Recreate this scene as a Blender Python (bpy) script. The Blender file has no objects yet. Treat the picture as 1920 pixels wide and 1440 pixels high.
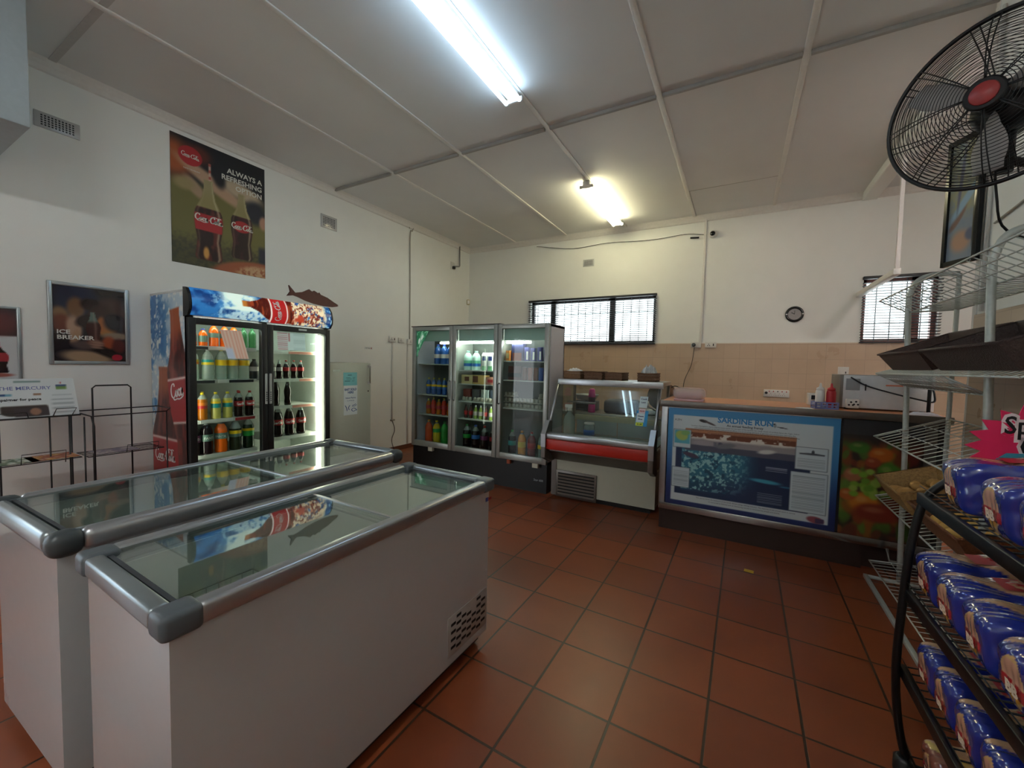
import bpy, bmesh, math, random
import numpy as np
from mathutils import Vector, Matrix
from bpy_extras import object_utils  # noqa
random.seed(7); RNG = np.random.default_rng(3)
S = bpy.context.scene; COL = S.collection
pi = math.pi; cos = math.cos; sin = math.sin

# ------------------------------------------------------------------ camera, light, exposure
cam = bpy.data.cameras.new('camera'); camo = bpy.data.objects.new('camera', cam); COL.objects.link(camo)
S.camera = camo
cam.sensor_width = 36; cam.lens = 36*757.2/1920; cam.clip_start = .02; cam.clip_end = 200
YAW, PITCH, ROLL = -.5103, -.0499, .0224
def cam_axes():
    r = Vector((cos(YAW), -sin(YAW), 0)); f = Vector((sin(YAW), cos(YAW), 0)); u = Vector((0, 0, 1))
    f2 = cos(PITCH)*f + sin(PITCH)*u; u2 = -sin(PITCH)*f + cos(PITCH)*u
    return cos(ROLL)*r + sin(ROLL)*u2, -sin(ROLL)*r + cos(ROLL)*u2, f2
cr, cu, cf = cam_axes()
camo.matrix_world = Matrix(((cr.x, cu.x, -cf.x, 0), (cr.y, cu.y, -cf.y, 0), (cr.z, cu.z, -cf.z, 1.45), (0, 0, 0, 1)))
S.view_settings.view_transform = 'Standard'; S.view_settings.look = 'None'
S.view_settings.gamma = 1; S.view_settings.exposure = 1.2; S.view_settings.use_curve_mapping = False
S.cycles.use_denoising = True; S.cycles.max_bounces = 8; S.cycles.diffuse_bounces = 6
S.cycles.glossy_bounces = 4; S.cycles.transparent_max_bounces = 24; S.cycles.caustics_reflective = False
S.cycles.caustics_refractive = False; S.cycles.sample_clamp_indirect = 6; S.cycles.use_adaptive_sampling = True; S.cycles.adaptive_threshold = .02
W = bpy.data.worlds.new('World'); S.world = W; W.use_nodes = True
wn = W.node_tree; bg = wn.nodes['Background']
sky = wn.nodes.new('ShaderNodeTexSky'); sky.sky_type = 'HOSEK_WILKIE'; sky.turbidity = 4; sky.sun_direction = (0.2, -.5, .8)
mx = wn.nodes.new('ShaderNodeMix'); mx.data_type = 'RGBA'; mx.inputs[0].default_value = .75
wn.links.new(sky.outputs[0], mx.inputs[6]); mx.inputs[7].default_value = (.92, .96, 1, 1)
wn.links.new(mx.outputs[2], bg.inputs[0]); bg.inputs[1].default_value = 4.2
def portal(name, loc, rot, sx, sy):
    l = bpy.data.lights.new(name, 'AREA'); l.shape = 'RECTANGLE'; l.size = sx; l.size_y = sy
    l.cycles.is_portal = True
    o = bpy.data.objects.new(name, l); COL.objects.link(o); o.location = loc; o.rotation_euler = rot
portal('window_daylight', (-2.30, 6.85, 2.21), (-pi/2, 0, 0), 2.24, .8)
portal('window_daylight', (1.70, 6.85, 2.23), (-pi/2, 0, 0), .74, .82)
portal('doorway_daylight', (-4.86, -1.3, 1.05), (0, -pi/2, 0), 2.1, 1.5)
TUBE_POWER = 1.0

# ------------------------------------------------------------------ colour and materials
def lin(c):
    return tuple((x/12.92 if x <= .04045 else ((x+.055)/1.055)**2.4) for x in c)
def hx(h):
    return tuple(int(h[i:i+2], 16)/255 for i in (0, 2, 4))
MATS = {}
def M(name, col='888888', rough=.5, metal=0, spec=.5, noise=.04, nscale=30, bump=0, coat=0, alpha=1, trans=None, emis=0, ecol=None):
    if name in MATS: return MATS[name]
    c = lin(hx(col)) if isinstance(col, str) else lin(col)
    m = bpy.data.materials.new(name); m.use_nodes = True; nt = m.node_tree; b = nt.nodes['Principled BSDF']
    b.inputs['Roughness'].default_value = rough; b.inputs['Metallic'].default_value = metal
    b.inputs['Specular IOR Level'].default_value = spec; b.inputs['Coat Weight'].default_value = coat
    if noise > 0:
        tc = nt.nodes.new('ShaderNodeTexCoord'); nz = nt.nodes.new('ShaderNodeTexNoise'); nz.inputs['Scale'].default_value = nscale
        nz.inputs['Detail'].default_value = 4
        nt.links.new(tc.outputs['Object'], nz.inputs['Vector'])
        rp = nt.nodes.new('ShaderNodeMix'); rp.data_type = 'RGBA'
        rp.inputs[6].default_value = tuple(max(0, x*(1-noise*2)) for x in c)+(1,)
        rp.inputs[7].default_value = tuple(min(1, x*(1+noise*2)) for x in c)+(1,)
        nt.links.new(nz.outputs[0], rp.inputs[0]); nt.links.new(rp.outputs[2], b.inputs['Base Color'])
        if bump:
            bp = nt.nodes.new('ShaderNodeBump'); bp.inputs['Strength'].default_value = bump; bp.inputs['Distance'].default_value = .01
            nt.links.new(nz.outputs[0], bp.inputs['Height']); nt.links.new(bp.outputs[0], b.inputs['Normal'])
    else:
        b.inputs['Base Color'].default_value = c+(1,)
    if emis:
        b.inputs['Emission Color'].default_value = (lin(hx(ecol)) if ecol else c)+(1,); b.inputs['Emission Strength'].default_value = emis
    if trans is not None:      # see-through plastic: tinted transparency mixed with the surface
        t = nt.nodes.new('ShaderNodeBsdfTransparent'); t.inputs[0].default_value = (lin(hx(trans)))+(1,)
        ms = nt.nodes.new('ShaderNodeMixShader'); ms.inputs[0].default_value = alpha
        nt.links.new(t.outputs[0], ms.inputs[1]); nt.links.new(b.outputs[0], ms.inputs[2])
        nt.links.new(ms.outputs[0], nt.nodes['Material Output'].inputs[0])
    MATS[name] = m; return m
def glass(name, tint='ffffff', rough=0.0, refl=1.0):
    if name in MATS: return MATS[name]
    m = bpy.data.materials.new(name); m.use_nodes = True; nt = m.node_tree
    nt.nodes.remove(nt.nodes['Principled BSDF'])
    t = nt.nodes.new('ShaderNodeBsdfTransparent'); t.inputs[0].default_value = lin(hx(tint))+(1,)
    g = nt.nodes.new('ShaderNodeBsdfGlossy'); g.inputs['Roughness'].default_value = rough
    lw = nt.nodes.new('ShaderNodeLayerWeight'); lw.inputs[0].default_value = .5
    fr = nt.nodes.new('ShaderNodeMath'); fr.operation = 'POWER'; fr.inputs[1].default_value = 4.2
    nt.links.new(lw.outputs['Facing'], fr.inputs[0])
    mu = nt.nodes.new('ShaderNodeMath'); mu.operation = 'MULTIPLY_ADD'; mu.inputs[1].default_value = .8*refl; mu.inputs[2].default_value = .04*refl; mu.use_clamp = True
    ms = nt.nodes.new('ShaderNodeMixShader')
    nt.links.new(fr.outputs[0], mu.inputs[0]); nt.links.new(mu.outputs[0], ms.inputs[0])
    nt.links.new(t.outputs[0], ms.inputs[1]); nt.links.new(g.outputs[0], ms.inputs[2])
    nt.links.new(ms.outputs[0], nt.nodes['Material Output'].inputs[0])
    MATS[name] = m; return m
def emit(name, col, s):
    if name in MATS: return MATS[name]
    m = bpy.data.materials.new(name); m.use_nodes = True; nt = m.node_tree
    nt.nodes.remove(nt.nodes['Principled BSDF']); e = nt.nodes.new('ShaderNodeEmission')
    e.inputs[0].default_value = lin(hx(col))+(1,); e.inputs[1].default_value = s
    nt.links.new(e.outputs[0], nt.nodes['Material Output'].inputs[0]); MATS[name] = m; return m
def printed(name, rough=.4, emis=0, coat=0):
    if name in MATS: return MATS[name]
    m = bpy.data.materials.new(name); m.use_nodes = True; nt = m.node_tree; b = nt.nodes['Principled BSDF']
    a = nt.nodes.new('ShaderNodeAttribute'); a.attribute_name = 'Col'
    nt.links.new(a.outputs['Color'], b.inputs['Base Color']); b.inputs['Roughness'].default_value = rough
    b.inputs['Coat Weight'].default_value = coat
    if emis:
        nt.links.new(a.outputs['Color'], b.inputs['Emission Color']); b.inputs['Emission Strength'].default_value = emis
    MATS[name] = m; return m

# ------------------------------------------------------------------ mesh builder
I4 = Matrix.Identity(4)
class MB:
    def __init__(s): s.bm = bmesh.new(); s.mats = []; s.T = I4.copy()
    def mi(s, m):
        if m not in s.mats: s.mats.append(m)
        return s.mats.index(m)
    def _fin(s, faces, m, smooth=False):
        i = s.mi(m)
        for f in faces: f.material_index = i; f.smooth = smooth
        return s
    def _v(s, p): return s.bm.verts.new(s.T @ Vector(p))
    def box(s, a, b, m, r=0, seg=2):
        n0 = set(s.bm.faces)
        x0, y0, z0 = a; x1, y1, z1 = b
        v = [s._v(p) for p in ((x0,y0,z0),(x1,y0,z0),(x1,y1,z0),(x0,y1,z0),(x0,y0,z1),(x1,y0,z1),(x1,y1,z1),(x0,y1,z1))]
        fs = [s.bm.faces.new([v[i] for i in q]) for q in ((0,3,2,1),(4,5,6,7),(0,1,5,4),(1,2,6,5),(2,3,7,6),(3,0,4,7))]
        if r:
            es = list({e for f in fs for e in f.edges})
            bmesh.ops.bevel(s.bm, geom=es, offset=r, segments=seg, profile=.5, affect='EDGES', clamp_overlap=True)
            fs = [f for f in s.bm.faces if f not in n0]
        return s._fin(fs, m, bool(r))
    def quad(s, ps, m):
        return s._fin([s.bm.faces.new([s._v(p) for p in ps])], m)
    def prism(s, pts, lo, hi, m, ax='z', r=0):
        """extrude a 2D outline along an axis; ax z:(x,y) y:(x,z) x:(y,z)"""
        def P(p, h): return (p[0], p[1], h) if ax == 'z' else ((p[0], h, p[1]) if ax == 'y' else (h, p[0], p[1]))
        n = len(pts); n0 = set(s.bm.faces)
        a = [s._v(P(p, lo)) for p in pts]; b = [s._v(P(p, hi)) for p in pts]
        fs = [s.bm.faces.new(a[::-1]), s.bm.faces.new(b)]
        fs += [s.bm.faces.new((a[i], a[(i+1) % n], b[(i+1) % n], b[i])) for i in range(n)]
        bmesh.ops.recalc_face_normals(s.bm, faces=fs)
        if r:
            es = list({e for f in fs[:2] for e in f.edges})
            bmesh.ops.bevel(s.bm, geom=es, offset=r, segments=2, profile=.5, affect='EDGES', clamp_overlap=True)
            fs = [f for f in s.bm.faces if f not in n0]
        return s._fin(fs, m, False)
    def tube(s, pts, r, m, seg=8, closed=False, caps=True):
        pts = [Vector(p) for p in pts]; n = len(pts); rings = []
        rr = r if isinstance(r, (list, tuple)) else [r]*n
        prev = None
        for i, p in enumerate(pts):
            a = pts[(i-1) % n] if (i > 0 or closed) else p; b = pts[(i+1) % n] if (i < n-1 or closed) else p
            t = (b-a).normalized() if (b-a).length > 1e-9 else Vector((0, 0, 1))
            if prev is None:
                u = t.cross(Vector((0, 0, 1)))
                if u.length < 1e-3: u = t.cross(Vector((1, 0, 0)))
            else: u = prev - t*prev.dot(t)
            if u.length < 1e-6: u = t.cross(Vector((1, 0, 0)))
            u.normalize(); prev = u; w = t.cross(u)
            rings.append([s._v(p + rr[i]*(u*cos(2*pi*k/seg)+w*sin(2*pi*k/seg))) for k in range(seg)])
        fs = []
        for i in range(n if closed else n-1):
            A, B = rings[i], rings[(i+1) % n]
            for k in range(seg): fs.append(s.bm.faces.new((A[k], A[(k+1) % seg], B[(k+1) % seg], B[k])))
        s._fin(fs, m, True)
        if caps and not closed: s._fin([s.bm.faces.new(rings[0][::-1]), s.bm.faces.new(rings[-1])], m)
        return s
    def lathe(s, prof, m, seg=16, c=(0, 0, 0), ax='z', mats=None):
        """prof: list of (radius, height); mats: optional material per band"""
        rings = []
        for r, h in prof:
            ring = []
            for k in range(seg):
                x, y = r*cos(2*pi*k/seg), r*sin(2*pi*k/seg)
                p = (x, y, h) if ax == 'z' else ((x, h, y) if ax == 'y' else (h, x, y))
                ring.append(s._v((p[0]+c[0], p[1]+c[1], p[2]+c[2])))
            rings.append(ring)
        fs = []
        for i in range(len(rings)-1):
            A, B = rings[i], rings[i+1]
            q = [s.bm.faces.new((A[k], A[(k+1) % seg], B[(k+1) % seg], B[k])) for k in range(seg)]
            s._fin(q, mats[i] if mats else m, True); fs += q
        for ring, mm in ((rings[0], mats[0] if mats else m), (rings[-1], mats[-1] if mats else m)):
            q = s.bm.faces.new(ring); s._fin([q], mm); fs.append(q)
        bmesh.ops.recalc_face_normals(s.bm, faces=fs)
        return s
    def mesh(s, name):
        me = bpy.data.meshes.new(name); s.bm.to_mesh(me); s.bm.free()
        for m in s.mats: me.materials.append(m)
        return me
    def build(s, name, parent=None):
        return link(name, s.mesh(name), parent)
def link(name, me, parent=None):
    o = bpy.data.objects.new(name, me); COL.objects.link(o)
    if parent is not None: o.parent = parent
    return o
def tag(o, label, cat, group=None, kind=None):
    o['label'] = label
    if cat: o['category'] = cat
    if group: o['group'] = group
    if kind: o['kind'] = kind
    return o
def thing(name, label, cat, loc=(0, 0, 0), rz=0, group=None):
    o = bpy.data.objects.new(name, None); COL.objects.link(o); o.location = loc; o.rotation_euler = (0, 0, rz)
    o.empty_display_size = .05
    return tag(o, label, cat, group)
def struct(o, label=None):
    o['kind'] = 'structure'
    if label: o['label'] = label
    return o
def dup(root, loc, rz, label, group=None, rot=None):
    r = root.copy(); COL.objects.link(r); r.location = loc; r.rotation_euler = rot or (0, 0, rz); r['label'] = label
    if group: r['group'] = group
    for ch in list(root.children):
        c = ch.copy(); COL.objects.link(c); c.parent = r
        for g in list(ch.children):
            d = g.copy(); COL.objects.link(d); d.parent = c
    return r
def frameT(origin, right, up):
    """matrix whose local x = right, y = up, z = outward"""
    r = Vector(right).normalized(); u = Vector(up).normalized(); n = r.cross(u)
    return Matrix(((r.x, u.x, n.x, origin[0]), (r.y, u.y, n.y, origin[1]), (r.z, u.z, n.z, origin[2]), (0, 0, 0, 1)))

# ------------------------------------------------------------------ lettering
def text_mesh(txt, size, m, T=I4, mb=None, align='LEFT', thick=.0006, bold=0, sx=1, res=2):
    cu_ = bpy.data.curves.new('t', 'FONT'); cu_.body = txt; cu_.size = size; cu_.align_x = align; cu_.extrude = thick/2
    cu_.offset = bold; cu_.resolution_u = res; cu_.space_line = .95
    o = bpy.data.objects.new('t', cu_); COL.objects.link(o); bpy.context.view_layer.update()
    me = bpy.data.meshes.new_from_object(o.evaluated_get(bpy.context.evaluated_depsgraph_get()))
    bpy.data.objects.remove(o); bpy.data.curves.remove(cu_)
    mb = mb or MB(); vs = [mb._v(T @ Vector((v.co.x*sx, v.co.y, v.co.z))) for v in me.vertices]
    fs = []
    for p in me.polygons:
        try: fs.append(mb.bm.faces.new([vs[i] for i in p.vertices]))
        except ValueError: pass
    mb._fin(fs, m); bpy.data.meshes.remove(me)
    return mb
def catmull(P, n=6):
    P = [np.array(p, float) for p in P]; Q = [2*P[0]-P[1]]+P+[2*P[-1]-P[-2]]; out = []
    for i in range(1, len(Q)-2):
        for k in range(n):
            t = k/n; a, b, c, d = Q[i-1:i+3]
            out.append(.5*((2*b)+(-a+c)*t+(2*a-5*b+4*c-d)*t*t+(-a+3*b-3*c+d)*t**3))
    out.append(P[-1]); return out
SCRIPT = [
 [(.66,.78),(.62,.98),(.42,1.02),(.2,.85),(.08,.5),(.15,.15),(.38,.02),(.62,.14),(.74,.34)],
 [(.3,.02),(.52,-.16),(.9,-.14),(1.3,-.2),(1.75,-.1),(1.95,.0)],
 [(.96,.5),(.8,.42),(.76,.2),(.86,.03),(1.0,.12),(1.04,.35),(.94,.5),(1.06,.44),(1.18,.5)],
 [(1.44,.4),(1.32,.52),(1.18,.38),(1.18,.14),(1.32,.02),(1.48,.18)],
 [(1.8,.42),(1.64,.53),(1.52,.35),(1.52,.12),(1.64,.02),(1.78,.2),(1.82,.52),(1.8,.15),(1.88,.03),(1.98,.16)],
 [(2.02,.36),(2.18,.4)],
 [(2.9,.74),(2.86,.98),(2.66,1.04),(2.42,.86),(2.3,.5),(2.36,.14),(2.6,0),(2.84,.14),(2.95,.34)],
 [(2.66,1.04),(2.95,1.14),(3.3,1.08),(3.65,1.16),(3.9,1.08)],
 [(3.16,.5),(3.0,.42),(2.96,.2),(3.06,.03),(3.2,.12),(3.24,.35),(3.14,.5),(3.28,.44),(3.36,.5)],
 [(3.38,.3),(3.5,.62),(3.58,.92),(3.48,1.0),(3.42,.7),(3.42,.2),(3.52,.03),(3.64,.16)],
 [(3.96,.42),(3.8,.53),(3.68,.35),(3.68,.12),(3.8,.02),(3.94,.2),(3.98,.52),(3.96,.15),(4.04,.03),(4.2,.2)]]
def ribbon(mb, strokes, sc, m, fn, w=.085, n=5):
    """flowing lettering: strokes thick when they fall, thin across; fn maps 2D to 3D"""
    for st in strokes:
        P = catmull(st, n); fs = []; prev = None
        for i, p in enumerate(P):
            d = (P[min(i+1, len(P)-1)]-P[max(i-1, 0)]); L = np.hypot(*d) or 1; d = d/L
            ww = w*(.45+.55*abs(d[1]))*(.55 if i in (0, len(P)-1) else 1)
            q = np.array((-d[1], d[0]))*ww
            a = mb._v(fn(*( (p+q)*sc))); b = mb._v(fn(*((p-q)*sc)))
            if prev: fs.append(mb.bm.faces.new((prev[0], prev[1], b, a)))
            prev = (a, b)
        mb._fin(fs, m)
    return mb
def on_plane(T, off=(0, 0), ang=0, lift=.0012):
    def f(x, y):
        X = x*cos(ang)-y*sin(ang)+off[0]; Y = x*sin(ang)+y*cos(ang)+off[1]
        return T @ Vector((X, Y, lift))
    return f
def on_cyl(r, z0, a0=0):
    return lambda x, y: (r*cos(a0+x/r), r*sin(a0+x/r), z0+y)

# ------------------------------------------------------------------ printed pictures: colour fields on a fine grid
def grid_print(name, w, h, nx, ny, fn, T, m, parent=None, mb_extra=None, curve=None, thick=.0):
    """a printed sheet w x h (local x,y; origin lower corner); fn(u,v)->sRGB array"""
    u, v = np.meshgrid(np.linspace(0, 1, nx+1), np.linspace(0, 1, ny+1))
    rgb = np.clip(fn(u, v), 0, 1)
    l = np.where(rgb <= .04045, rgb/12.92, ((rgb+.055)/1.055)**2.4)
    X = u*w; Y = v*h; Z = curve(u, v) if curve is not None else np.zeros_like(u)
    co = np.stack([X, Y, Z], -1).reshape(-1, 3)
    if isinstance(Z, tuple): pass
    idx = np.arange((nx+1)*(ny+1)).reshape(ny+1, nx+1)
    faces = np.stack([idx[:-1, :-1], idx[:-1, 1:], idx[1:, 1:], idx[1:, :-1]], -1).reshape(-1, 4)
    Tn = np.array(T); co = co @ Tn[:3, :3].T + Tn[:3, 3]
    me = bpy.data.meshes.new(name); me.from_pydata(co.tolist(), [], faces.tolist())
    at = me.color_attributes.new('Col', 'FLOAT_COLOR', 'POINT')
    at.data.foreach_set('color', np.concatenate([l, np.ones(l.shape[:2]+(1,))], -1).astype(np.float32).ravel())
    me.materials.append(m)
    for p in me.polygons: p.use_smooth = True
    return link(name, me, parent)
def C3(h): return np.array(hx(h))
def sm(x, a, b):
    t = np.clip((x-a)/(b-a+1e-9), 0, 1); return t*t*(3-2*t)
def over(img, mask, col):
    c = C3(col) if isinstance(col, str) else col
    return img*(1-mask[..., None]) + c*mask[..., None]
def ell(u, v, cx, cy, rx, ry, soft=.1, ang=0):
    dx, dy = u-cx, v-cy; c, s = cos(ang), sin(ang)
    x = (dx*c+dy*s)/rx; y = (-dx*s+dy*c)/ry
    return 1-sm(np.sqrt(x*x+y*y), 1-soft, 1+soft)
def rect(u, v, x0, y0, x1, y1, s=.004):
    return sm(u, x0-s, x0+s)*(1-sm(u, x1-s, x1+s))*sm(v, y0-s, y0+s)*(1-sm(v, y1-s, y1+s))
def vnoise(u, v, sx, sy, seed, octv=3):
    out = 0; amp = 1; tot = 0
    for o in range(octv):
        r = np.random.default_rng(seed+o*17); n = 64; g = r.random((n, n))
        x = (u*sx*(2**o)) % (n-1); y = (v*sy*(2**o)) % (n-1)
        i, j = x.astype(int), y.astype(int); fx, fy = x-i, y-j; fx = fx*fx*(3-2*fx); fy = fy*fy*(3-2*fy)
        out = out + amp*((g[j, i]*(1-fx)+g[j, i+1]*fx)*(1-fy)+(g[j+1, i]*(1-fx)+g[j+1, i+1]*fx)*fy)
        tot += amp; amp *= .5
    return out/tot
BT = [(0, .84), (.04, .96), (.12, .9), (.25, .8), (.38, .93), (.5, 1.0), (.6, .94), (.68, .74), (.76, .5), (.88, .35), (.97, .3), (1, .34)]
def bottle_uv(u, v, cx, y0, y1, hw, ang=0, asp=1.0):
    """returns mask, t along the bottle, s across it (-1..1)"""
    dx, dy = (u-cx)*asp, v-y0
    c, s_ = cos(ang), sin(ang); x = dx*c+dy*s_; y = -dx*s_+dy*c
    t = y/(y1-y0); wv = np.interp(np.clip(t, 0, 1), [a for a, b in BT], [b for a, b in BT])
    s = x/(hw*asp*wv+1e-9)
    m = (1-sm(np.abs(s), .93, 1.03))*sm(t, -.006, .006)*(1-sm(t, .994, 1.006))
    return m, t, s

# ------------------------------------------------------------------ common materials
wall_m = M('wall_paint', 'eceeeb', .75, noise=.012, nscale=6, bump=.08)
ceil_m = M('ceiling_board', 'dcdddc', .6, noise=.02, nscale=3)
strip_m = M('cover_strip', 'dedcd8', .5)
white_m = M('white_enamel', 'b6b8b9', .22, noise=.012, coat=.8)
black_m = M('black_plastic', '121315', .45)
blackg_m = M('black_gloss', '0d0e10', .2)
steel_m = M('steel', 'a9abac', .32, 1, noise=.05, nscale=12)
steeld_m = M('brushed_steel_dark', '77716c', .4, .9, noise=.06, nscale=18)
alu_m = M('aluminium', 'b4b8bc', .3, .85, noise=.03)
greyp_m = M('grey_plastic', '565b5f', .45)
wirew_m = M('white_wire', 'b9bfba', .35, .2, noise=.08, nscale=60)
wireb_m = M('black_wire', '15171a', .4)
paper_m = M('paper', 'dfe3e2', .8)
ink_m = M('ink_black', '14161c', .7); red_m = M('red', 'a81f22', .45); wht_m = M('pure_white', 'f2f2f0', .6)
redl_m = M('logo_red', 'b5232b', .5)
socket_m = M('socket_white', 'd8d8d4', .4)
clear_g = glass('clear_glass', 'f2f7f5'); fridge_g = glass('fridge_glass', 'eef5f2', refl=.38)
lid_g = glass('lid_glass', 'eaf2ef', refl=1.6)
YB = 6.72; ZC = 3.71; XL = -4.8; ZT = 1.815; XR = 1.27

# tile materials
def tiles(name, c1, c2, mortar, size, mort, rough, off=(0, 0, 0), rz=0, plane='xy', bump=.3, contrast=.5):
    m = bpy.data.materials.new(name); m.use_nodes = True; nt = m.node_tree; b = nt.nodes['Principled BSDF']
    tc = nt.nodes.new('ShaderNodeTexCoord'); mp = nt.nodes.new('ShaderNodeMapping')
    mp.inputs['Location'].default_value = off; mp.inputs['Rotation'].default_value = (pi/2 if plane == 'xz' else 0, 0, rz) if plane != 'yz' else (0, 0, 0)
    br = nt.nodes.new('ShaderNodeTexBrick'); br.offset = 0; br.squash = 1
    br.inputs['Color1'].default_value = lin(hx(c1))+(1,); br.inputs['Color2'].default_value = lin(hx(c2))+(1,)
    br.inputs['Mortar'].default_value = lin(hx(mortar))+(1,); br.inputs['Scale'].default_value = 1
    br.inputs['Mortar Size'].default_value = mort; br.inputs['Mortar Smooth'].default_value = .3
    br.inputs['Brick Width'].default_value = size; br.inputs['Row Height'].default_value = size; br.inputs['Bias'].default_value = 0
    vec = tc.outputs['Object']
    if plane != 'xy':
        sp = nt.nodes.new('ShaderNodeSeparateXYZ'); cb = nt.nodes.new('ShaderNodeCombineXYZ')
        nt.links.new(vec, sp.inputs[0]); nt.links.new(sp.outputs['X' if plane == 'xz' else 'Y'], cb.inputs[0]); nt.links.new(sp.outputs['Z'], cb.inputs[1])
        mp.inputs['Rotation'].default_value = (0, 0, 0); vec = cb.outputs[0]
    nt.links.new(vec, mp.inputs[0]); nt.links.new(mp.outputs[0], br.inputs['Vector'])
    nz = nt.nodes.new('ShaderNodeTexNoise'); nz.inputs['Scale'].default_value = 3.5; nz.inputs['Detail'].default_value = 6
    nt.links.new(tc.outputs['Object'], nz.inputs['Vector'])
    hv = nt.nodes.new('ShaderNodeMix'); hv.data_type = 'RGBA'; hv.blend_type = 'MULTIPLY'; hv.inputs[0].default_value = contrast
    cr_ = nt.nodes.new('ShaderNodeValToRGB'); cr_.color_ramp.elements[0].position = .3; cr_.color_ramp.elements[1].position = .7
    cr_.color_ramp.elements[0].color = (.62, .58, .56, 1); cr_.color_ramp.elements[1].color = (1, 1, 1, 1)
    nt.links.new(nz.outputs[0], cr_.inputs[0]); nt.links.new(br.outputs[0], hv.inputs[6]); nt.links.new(cr_.outputs[0], hv.inputs[7])
    nt.links.new(hv.outputs[2], b.inputs['Base Color'])
    mr = nt.nodes.new('ShaderNodeMath'); mr.operation = 'MULTIPLY_ADD'; mr.inputs[1].default_value = .18; mr.inputs[2].default_value = rough-.09
    nt.links.new(nz.outputs[0], mr.inputs[0]); nt.links.new(mr.outputs[0], b.inputs['Roughness'])
    bp = nt.nodes.new('ShaderNodeBump'); bp.inputs['Strength'].default_value = bump; bp.inputs['Distance'].default_value = .004; bp.invert = True
    nt.links.new(br.outputs['Fac'], bp.inputs['Height']); nt.links.new(bp.outputs[0], b.inputs['Normal'])
    return m
floor_m = tiles('terracotta_tiles', '8c4828', '783a20', '3a291d', .3418, .006, .36, off=(.736*cos(.0117)-1.928*sin(.0117)*-1+.0, -1.928, 0))
def floor_map():
    mp = [n for n in floor_m.node_tree.nodes if n.type == 'MAPPING'][0]; mp.vector_type = 'TEXTURE'
    mp.inputs['Location'].default_value = (-.736, 1.928, 0); mp.inputs['Rotation'].default_value = (0, 0, -.0117)
floor_map()
wtile_m = tiles('beige_wall_tiles', 'c6ae96', 'c1a991', 'b5a08a', .2, .0035, .3, plane='xz', bump=.1, contrast=.25)
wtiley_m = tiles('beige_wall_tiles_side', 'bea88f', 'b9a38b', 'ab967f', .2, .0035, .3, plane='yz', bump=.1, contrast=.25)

# ------------------------------------------------------------------ setting
struct(MB().box((-5, -2.8, -.15), (3.1, 6.95, 0), floor_m).build('floor'))
c = MB().box((-5, -2.8, ZC), (3.1, 6.95, ZC+.15), ceil_m)
struct(c.build('ceiling'))
# joint cover strips, cornice and the long cross strip
c = MB()
for x in (-3.72, -2.72, -1.69, -.675, .325):
    c.box((x-.022, -2.6, ZC-.012), (x+.022, YB, ZC), strip_m, r=.004)
struct(c.build('trim_1'))
dk_m = M('joint_grey', 'a3a19c', .7)  # darker grey of the cross strip and the thin joint lines
c = MB()
for x0, x1 in ((-4.8, -3.745), (-3.69, -2.745), (-2.69, -1.715), (-1.665, -.7), (-.65, .3), (.35, 1.3), (1.3, 2.9)):
    c.box((x0, 3.585, ZC-.03), (x1, 3.615, ZC), dk_m, r=.004)
struct(c.build('trim_2'))
c = MB().box((-4.8, 1.04, ZC-.004), (-3.3, 1.085, ZC), M('old_joint_tape', 'c0bebb', .7)); struct(c.build('trim_3'))
c = MB().box((-.655, 5.70, ZC-.003), (.3, 5.706, ZC), dk_m).box((-.651, 5.7, ZC-.003), (-.647, YB, ZC), dk_m); struct(c.build('trim_4'))
cove = [(0, 0), (.075, 0), (.05, -.02), (.028, -.045), (.015, -.075), (0, -.085)]
c = MB().prism([(XL+a, ZC+b) for a, b in cove], -2.6, YB, strip_m, 'y'); struct(c.build('trim_5'))
c = MB().prism([(YB-a, ZC+b) for a, b in cove], XL, 2.9, strip_m, 'x'); struct(c.build('trim_6'))
# downstand beam over the counter opening, hanging rail and its rod
struct(MB().box((1.27, 3.75, ZC-.10), (1.42, YB, ZC), wall_m, r=.01).build('trim_7'))
struct(MB().box((1.27, 5.28, 2.40), (1.33, YB, 2.46), strip_m, r=.006).build('trim_8'))
struct(MB().box((1.285, 5.28, 2.46), (1.315, 5.31, ZC), strip_m).build('trim_9'))
# boxed bulkhead high on the near end of the poster wall
struct(MB().box((XL, -2.6, 2.845), (-3.9, .775, ZC), M('bulkhead_paint', 'a9b5bb', .5), r=.006).build('trim_10'))

def wall_with_holes(name, axis, pos, thick, lo, hi, z0, z1, holes, m):
    """axis 'x': wall runs along x at y=pos; 'y': runs along y at x=pos"""
    b = MB(); cur = lo
    def bx(a0, a1, q0, q1):
        if a1-a0 < 1e-4 or q1-q0 < 1e-4: return
        if axis == 'x': b.box((a0, pos, q0), (a1, pos+thick, q1), m)
        else: b.box((pos, a0, q0), (pos+thick, a1, q1), m)
    for h0, h1, g0, g1 in sorted(holes):
        bx(cur, h0, z0, z1); bx(h0, h1, z0, g0); bx(h0, h1, g1, z1); cur = h1
    bx(cur, hi, z0, z1)
    return struct(b.build(name))
wall_with_holes('wall_back', 'x', YB, .2, -5, 3.1, 0, ZC, [(-3.40, -1.19, 1.83, 2.59), (1.34, 2.05, 1.83, 2.63)], wall_m)
wall_with_holes('wall_left', 'y', XL-.2, .2, -2.8, YB, 0, ZC, [(-2.05, -.55, 0, 2.1)], wall_m)
wall_with_holes('wall_front', 'x', -2.8, .2, XL, 2.9, 0, ZC, [], wall_m)
wall_with_holes('wall_right', 'y', 2.9, .2, -2.8, YB, 0, ZC, [], wall_m)
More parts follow.
